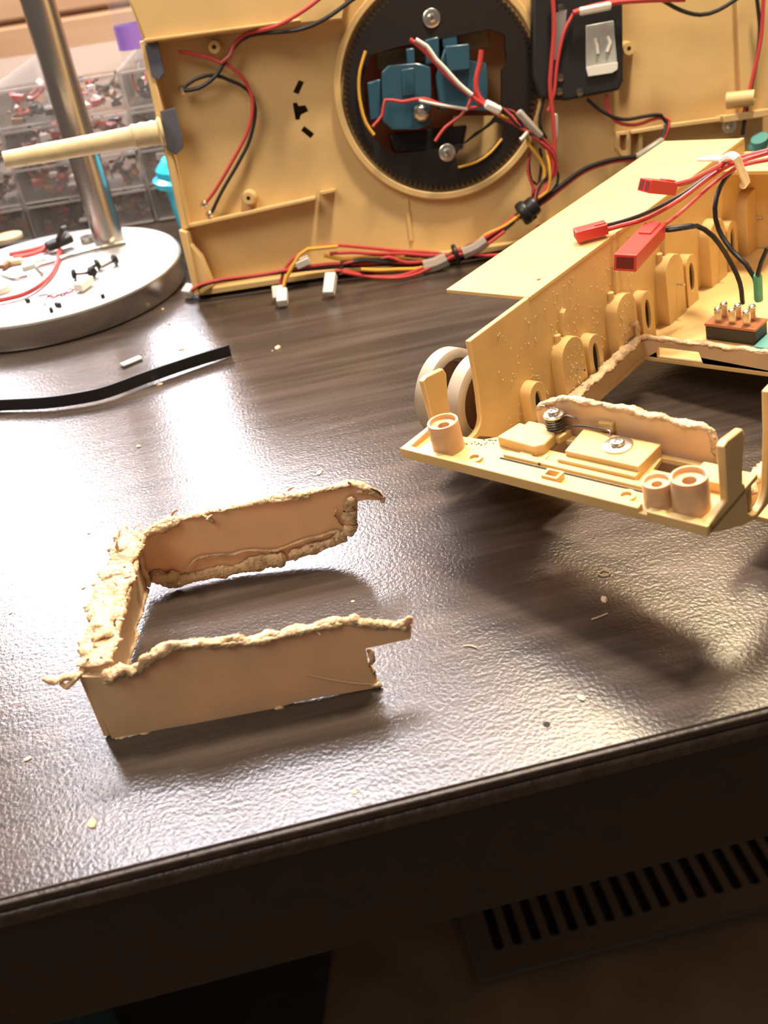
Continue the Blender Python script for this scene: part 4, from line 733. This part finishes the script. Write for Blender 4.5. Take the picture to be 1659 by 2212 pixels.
# loose hardware lying on the base
def hex_key(label, pts):
    o = MB().tube(pts, 0.12, 6, step=0.15).build('hex_key', 'steel'); return tag(o, label, 'hex key', 'hex keys on the stand base')
hex_key('long silver hex key lying across the stand base in front of the pole', [(-13.76, 61.89, 1.84), (-15.44, 61.59, 1.84), (-17.30, 61.03, 1.84), (-18.35, 60.29, 1.84), (-19.10, 59.95, 1.84), (-19.01, 59.23, 1.84), (-18.43, 58.14, 1.84)])
hex_key('short silver hex key lying left of the red wire on the stand base', [(-21.45, 59.66, 1.84), (-20.25, 58.30, 1.84), (-19.41, 58.42, 1.84)])
hex_key('second silver hex key near the black clip on the stand base', [(-18.92, 61.35, 1.84), (-19.67, 60.90, 1.84), (-20.20, 60.63, 1.84)])
def screw(px, ang, label, L_=0.8):
    t = thing('black_screw', label, 'screw', 'black screws on the stand base', m=Matrix.Translation(Vector(px) * CM) @ Matrix.Rotation(math.radians(ang), 4, 'Z'))
    MB().lathe([(0.01, -0.05), (0.30, -0.05), (0.34, 0.05), (0.25, 0.2), (0.01, 0.25)], axis=(-1, 0, 0.15), n=16).build('head', 'black', t)
    MB().tube([(0, 0, 0), (L_, 0, -0.14)], 0.11, 8).build('thread', 'darksteel', t)
screw((-16.06, 56.56, 2.03), 20, 'black screw standing out leftmost of the cluster on the stand base')
screw((-15.02, 56.41, 2.03), 140, 'black screw just above the cream connector on the stand base', 0.7)
screw((-14.95, 57.68, 2.03), 200, 'black screw in the middle of the cluster on the stand base', 0.6)
screw((-13.92, 58.04, 2.03), 215, 'black screw rightmost of the cluster on the stand base', 0.9)
c = cable('cream_plug_lead', 'cream connector on twisted thin red wires lying on the stand base', 'cable', [
    ('red_wire', 'red', [(-15.71, 54.70, 1.80), (-16.01, 54.09, 1.80), (-16.42, 54.12, 1.80), (-16.80, 53.70, 1.80), (-17.43, 54.40, 1.80), (-17.90, 54.31, 1.80)], 0.07),
    ('black_wire', 'blackw', [(-15.62, 54.41, 1.84), (-16.15, 54.64, 1.84), (-16.26, 53.51, 1.84), (-16.95, 54.24, 1.84), (-17.28, 53.51, 1.84), (-17.15, 52.57, 1.80)], 0.05)])
bar(c, (-15.45, 54.07, 2.00), (-14.94, 55.20, 2.00), 0.6, 0.45, 'plug', 'white')
cable('thick_red_wire', 'thick red wire curving across the stand base at the left edge', 'cable', [('red_wire', 'red', [(-20.89, 54.23, 1.90), (-19.86, 54.45, 1.90), (-18.84, 54.75, 1.90), (-18.14, 55.95, 1.90), (-17.80, 57.69, 1.90), (-17.85, 59.97, 1.90), (-18.14, 62.34, 1.90)], 0.16)])
c = cable('clip_lead', 'black alligator clip with a red wire on the stand base', 'cable', [('red_wire', 'red', [(-21.61, 62.92, 1.95), (-20.87, 63.03, 1.95), (-20.13, 63.14, 1.95), (-19.42, 63.45, 1.95), (-18.97, 64.28, 1.95)], 0.16), ('red_wire', 'red', [(-21.12, 62.15, 1.95), (-20.19, 62.07, 1.95), (-19.40, 62.60, 1.95), (-19.25, 63.37, 1.95)], 0.14)])
bar(c, (-19.05, 62.64, 2.10), (-17.45, 63.42, 2.30), 0.9, 0.55, 'clip_body', 'blackw', bevel=0.15)
bar(c, (-18.10, 62.67, 2.40), (-17.24, 61.78, 3.40), 0.5, 0.35, 'clip_lever', 'blackw', bevel=0.1)
cn = MB().lathe([(0.01, 0), (1.0, 0), (1.0, 0.2), (0.01, 0.24)], (-22.85, 67.49, 1.75), n=28).build('pale_disc', 'crumb'); tag(cn, 'pale cream disc lying on the stand base behind the red wires', 'disc')
ws = MB().lathe([(0.2, 0), (0.5, 0), (0.5, 0.3), (0.2, 0.3)], (-16.63, 63.94, 1.75), n=24, closed=True).build('steel_nut', 'steel'); tag(ws, 'small steel nut just left of the pole foot', 'nut')
wb = MB().lathe([(0.01, 0), (0.7, 0), (0.7, 0.35), (0.01, 0.4)], (-20.68, 56.60, 1.72), n=24).build('white_cap', 'white'); tag(wb, 'white round cap at the far left of the stand base', 'cap')
for i, (p, s_) in enumerate((((-20.97, 61.42, 1.90), 0.5), ((-19.73, 60.12, 1.85), 0.45), ((-21.41, 61.01, 1.90), 0.45), ((-16.62, 51.80, 1.80), 0.22), ((-16.34, 52.37, 1.80), 0.22), ((-18.40, 53.85, 1.78), 0.15), ((-13.83, 52.63, 1.78), 0.12))):
    o = MB().box(Vector(p) - Vector((s_, s_ * 0.5, 0.14)), Vector(p) + Vector((s_, s_ * 0.5, 0.14)), rot=rz(35 * i)).build('scrap_piece', ('crumb', 'label', 'cpD', 'black', 'black', 'black', 'black')[i], bevel=0.04)
    tag(o, ('cream scrap beside the red clip wires on the stand base', 'silver scrap beside the hex key on the stand base', 'brown scrap at the left edge of the stand base', 'lower left one of two black scraps below the cream connector lead', 'upper right one of two black scraps below the cream connector lead', 'tiny black scrap left of the cream connector lead', 'tiny black scrap alone near the front right rim of the stand base')[i], 'scrap', 'scraps on the stand base')

# ================================================================== PARTS ORGANISER (far left)
og = thing('parts_organiser', 'clear plastic drawer organiser full of small electronic parts behind the stand', 'organiser', loc=(-24, 72, 0))
XS = [-17.5, -7.6, 1.6, 10.7, 18.5]; rows = [0.15, 2.75, 5.35, 7.95]
random.seed(21)
MB().box((-17.6, 0, 0), (18.6, 16, 0.12)).box((-17.6, 0, 10.45), (18.6, 16, 10.6)).box((-17.6, 15.85, 0.1), (18.6, 16, 10.5)).build('shell', 'clear', og, bevel=0.03)
for x in XS: MB().box((x - 0.12, 0, 0.1), (x + 0.12, 15.8, 10.45)).build('upright', 'clearedge', og, bevel=0.03)
for ri, z in enumerate(rows):
    for ci in range(4):
        x0, x1 = XS[ci] + 0.2, XS[ci + 1] - 0.2
        d = MB().box((x0, -0.15, z), (x1, 0.0, z + 2.4)).box((x0, 0, z), (x1, 15, z + 0.1)).box((x0, 0, z), (x0 + 0.1, 15, z + 2.2)).box((x1 - 0.1, 0, z), (x1, 15, z + 2.2)).build('drawer', 'clear', og, bevel=0.03)
        MB().box((x0, -0.35, z + 2.28), (x1, -0.1, z + 2.44)).box((x0, -0.3, z), (x1, -0.12, z + 0.12)).build('front_rim', 'clearedge', d, bevel=0.03)
        MB().box(((x0 + x1) / 2 - 0.9, -0.8, z + 0.9), ((x0 + x1) / 2 + 0.9, -0.15, z + 1.1)).build('pull', 'clearedge', d, bevel=0.05)
        b = MB()
        for k in range(95):
            p = Vector((random.uniform(x0 + 0.5, x1 - 0.5), random.uniform(0.4, 7) if k % 2 else random.uniform(0.4, 2.0), z + 0.25 + random.random() * 1.5))
            mi = random.choice((0, 1, 1, 1, 2, 3, 3)); s_ = random.uniform(0.12, 0.42); R = Matrix.Rotation(random.uniform(0, 3), 3, Vector((random.random(), random.random(), random.random() + 0.1)).normalized())
            if k % 5 == 0: b.tube([p, p + R @ Vector((0.8, 0.2, 0)), p + R @ Vector((1.3, 0.6, 0.3))], 0.08, 5, mi=random.choice((0, 0, 1)))
            else: b.box(p - Vector((s_, s_ * 0.6, s_ * 0.5)), p + Vector((s_, s_ * 0.6, s_ * 0.5)), mi, rot=R)
        b.v = [(min(max(q[0], x0 + 0.12), x1 - 0.12), max(q[1], 0.05), min(max(q[2], z + 0.12), z + 2.35)) for q in b.v]
        tag(b.build('small_components', ['cpA', 'cpB', 'cpC', 'cpD'], d, smooth=False), kind='stuff')
bt = thing('clear_bottle', 'clear slim bottle with a purple band standing on the organiser', 'bottle', loc=(-12.2, 74.5, 10.6))
MB().lathe([(0.01, 0), (1.0, 0), (1.05, 0.2), (1.05, 6.5), (0.6, 7.2), (0.6, 8)], n=28).build('body', 'clear', bt)
MB().lathe([(1.06, 0.8), (1.06, 2.3)], n=28, cap0=False, cap1=False).build('band', 'purple', bt)
cu = thing('cyan_tub', 'cyan plastic tub with a flared rim behind the upper hull', 'tub', loc=(-8.9, 65.0, 0))
MB().lathe([(0.01, 0), (1.5, 0), (1.65, 0.1), (2.05, 4.6), (2.0, 4.6), (1.55, 0.25), (0.01, 0.2)], n=40).build('body', 'cyan', cu)
MB().lathe([(2.0, 4.4), (2.65, 4.35), (2.7, 4.7), (2.35, 4.9), (2.35, 5.3), (1.8, 5.9), (0.01, 6.1)], n=40, cap0=False).build('lid', 'cyan', cu)

# ================================================================== LOOSE BITS ON THE DESK
st = MB()
path = catmull([(-19.55, 43.73, 0.00), (-18.07, 43.43, 0.00), (-15.60, 42.76, 0.00), (-13.73, 42.62, 0.00), (-12.39, 42.85, 0.00), (-10.44, 43.91, 0.00), (-8.40, 44.89, 0.00), (-6.52, 45.66, 0.00)], 0.3)
n_ = len(path); vs = []; fs = []
for i, p in enumerate(path):
    d_ = (path[min(i + 1, n_ - 1)] - path[max(i - 1, 0)]).normalized(); a_ = Vector((-d_.y, d_.x, 0)) * 0.05
    z0 = 0.02 + 0.10 * max(0, math.sin(i / n_ * 3.0)); z1 = z0 + 0.62
    vs += [p + a_ + Vector((0, 0, z0)), p - a_ + Vector((0, 0, z0)), p - a_ * 1 + Vector((0, 0, z1)), p + a_ + Vector((0, 0, z1))]
for i in range(n_ - 1):
    for j in range(4): fs.append((4 * i + j, 4 * i + (j + 1) % 4, 4 * i + 4 + (j + 1) % 4, 4 * i + 4 + j))
fs += [(3, 2, 1, 0), tuple(4 * (n_ - 1) + j for j in range(4))]
st.add(vs, fs); o = st.build('plastic_strip', 'blackw'); tag(o, 'long black plastic strip standing on edge on the desk', 'strip')
o = MB(); A, B = Vector((-12.37, 46.46, 0.10)), Vector((-11.40, 47.14, 0.10)); R = align(B - A); o.box((0, -0.22, -0.09), ((B - A).length, 0.22, 0.09)); o.v = [tuple(A + R @ Vector(p)) for p in o.v]
tag(o.build('metal_bit', 'label', bevel=0.08), 'small silver grey bit lying between the stand base and black strip', 'scrap')
crumbs = [(-10.98, 53.92, 0.00), (-9.31, 47.57, 0.00), (-4.10, 45.78, 0.00), (-4.39, 45.54, 0.00), (-8.71, 45.23, 0.00), (-10.05, 43.56, 0.00), (-11.49, 31.11, 0.00), (-10.14, 28.95, 0.00), (-11.08, 27.59, 0.00), (-13.54, 26.77, 0.00), (-10.33, 37.51, 0.00), (6.42, 22.56, 0.00), (-1.49, 24.44, 0.00), (-1.93, 16.62, 0.00), (-10.37, 51.46, 0.00), (4.66, 18.65, 0.00), (-11.32, 19.67, 0.00), (-8.96, 16.95, 0.00), (-1.30, 32.70, 0.00), (-2.34, 32.86, 0.00)]
crumb_labels = ['tan crumb on the desk just in front of the stand base rim', 'tan crumb on the desk above the right half of the black strip', 'larger tan crumb of the pair to the right of the black strip end', 'smaller tan crumb of the pair to the right of the black strip end', 'tan crumb tucked against the front of the black strip', 'tan crumb just below the middle of the black strip', 'tan crumb behind the left rear corner of the cut frame', 'tan crumb close beside the rear half of the frame\'s left side', 'tan crumb beside the middle of the frame\'s left side', 'tan crumb at the left edge of the picture beside the frame', 'tan crumb in the bright glare below the black strip', 'tan crumb just below the curled clear flake under the hull', 'tan crumb between the front and back walls of the cut frame', 'tan crumb at the desk edge straight below the cut frame', 'tan crumb on the desk between stand base and silver bit', 'tan crumb near the desk edge below the hull shadow', 'tan crumb on the desk left of the frame\'s front shadow', 'tan crumb near the left front edge of the desk', 'right one of two crumbs behind the back wall of the frame', 'left one of two crumbs behind the back wall of the frame']
random.seed(5)
tmpl = []
for k in range(3):
    b = MB(); r = 0.05 + 0.025 * k
    pts = []
    for (rr, zz) in ((r, 0), (r * 1.1, r * 0.5), (r * 0.5, r * 0.9)): pts.append((rr, zz))
    b.lathe(pts, n=6); b.v = [tuple(Vector(q) * (1 + 0.3 * noise.noise(Vector(q) * 30))) for q in b.v]
    tmpl.append(b)
first = {}
for i, p in enumerate(crumbs):
    k = i % 3
    if k not in first:
        o = tmpl[k].build('plastic_crumb', 'crumb'); first[k] = o
    else:
        o = first[k].copy(); col.objects.link(o)
    o.location = Vector(p) * CM; o.rotation_euler = (0, 0, i * 1.3); s_ = random.uniform(0.7, 1.6); o.scale = (s_, s_ * random.uniform(0.6, 1.6), s_ * 0.8)
    tag(o, crumb_labels[i], 'crumb', 'plastic crumbs on the desk')
for i, (pts, lab) in enumerate((([(1.74, 21.48, 0.04), (1.95, 21.45, 0.04), (2.14, 21.30, 0.04)], 'thin pale plastic sliver on the desk right of the cut frame'), ([(5.79, 21.74, 0.04), (6.06, 21.81, 0.04), (6.33, 21.90, 0.04)], 'thin pale sliver in the shadow under the lower hull'), ([(6.59, 23.86, 0.05), (6.82, 24.00, 0.05), (6.96, 23.77, 0.05), (6.74, 23.70, 0.05), (6.60, 23.81, 0.05)], 'clear curled flake on the desk in the lower hull shadow'), ([(5.88, -0.05, 1.19), (6.43, -0.05, 0.86), (7.19, -0.05, 0.48), (7.77, -0.05, 0.27)], 'fine glossy thread of plastic across the front of the cut frame'))):
    if i == 3:
        pts = [tuple((cp.matrix_basis @ (Vector(q) * CM)) / CM) for q in pts]
    o = MB().tube(pts, 0.022 if i != 3 else 0.012, 6, step=0.05).build('plastic_sliver', 'crumb'); tag(o, lab, 'sliver')
hole = MB().lathe([(0.01, 0), (0.10, 0), (0.10, 0.012), (0.01, 0.014)], (3.50, 17.90, 0.00), n=14).build('dark_speck', 'dark'); tag(hole, 'small black speck on the desk near its front edge', 'speck')
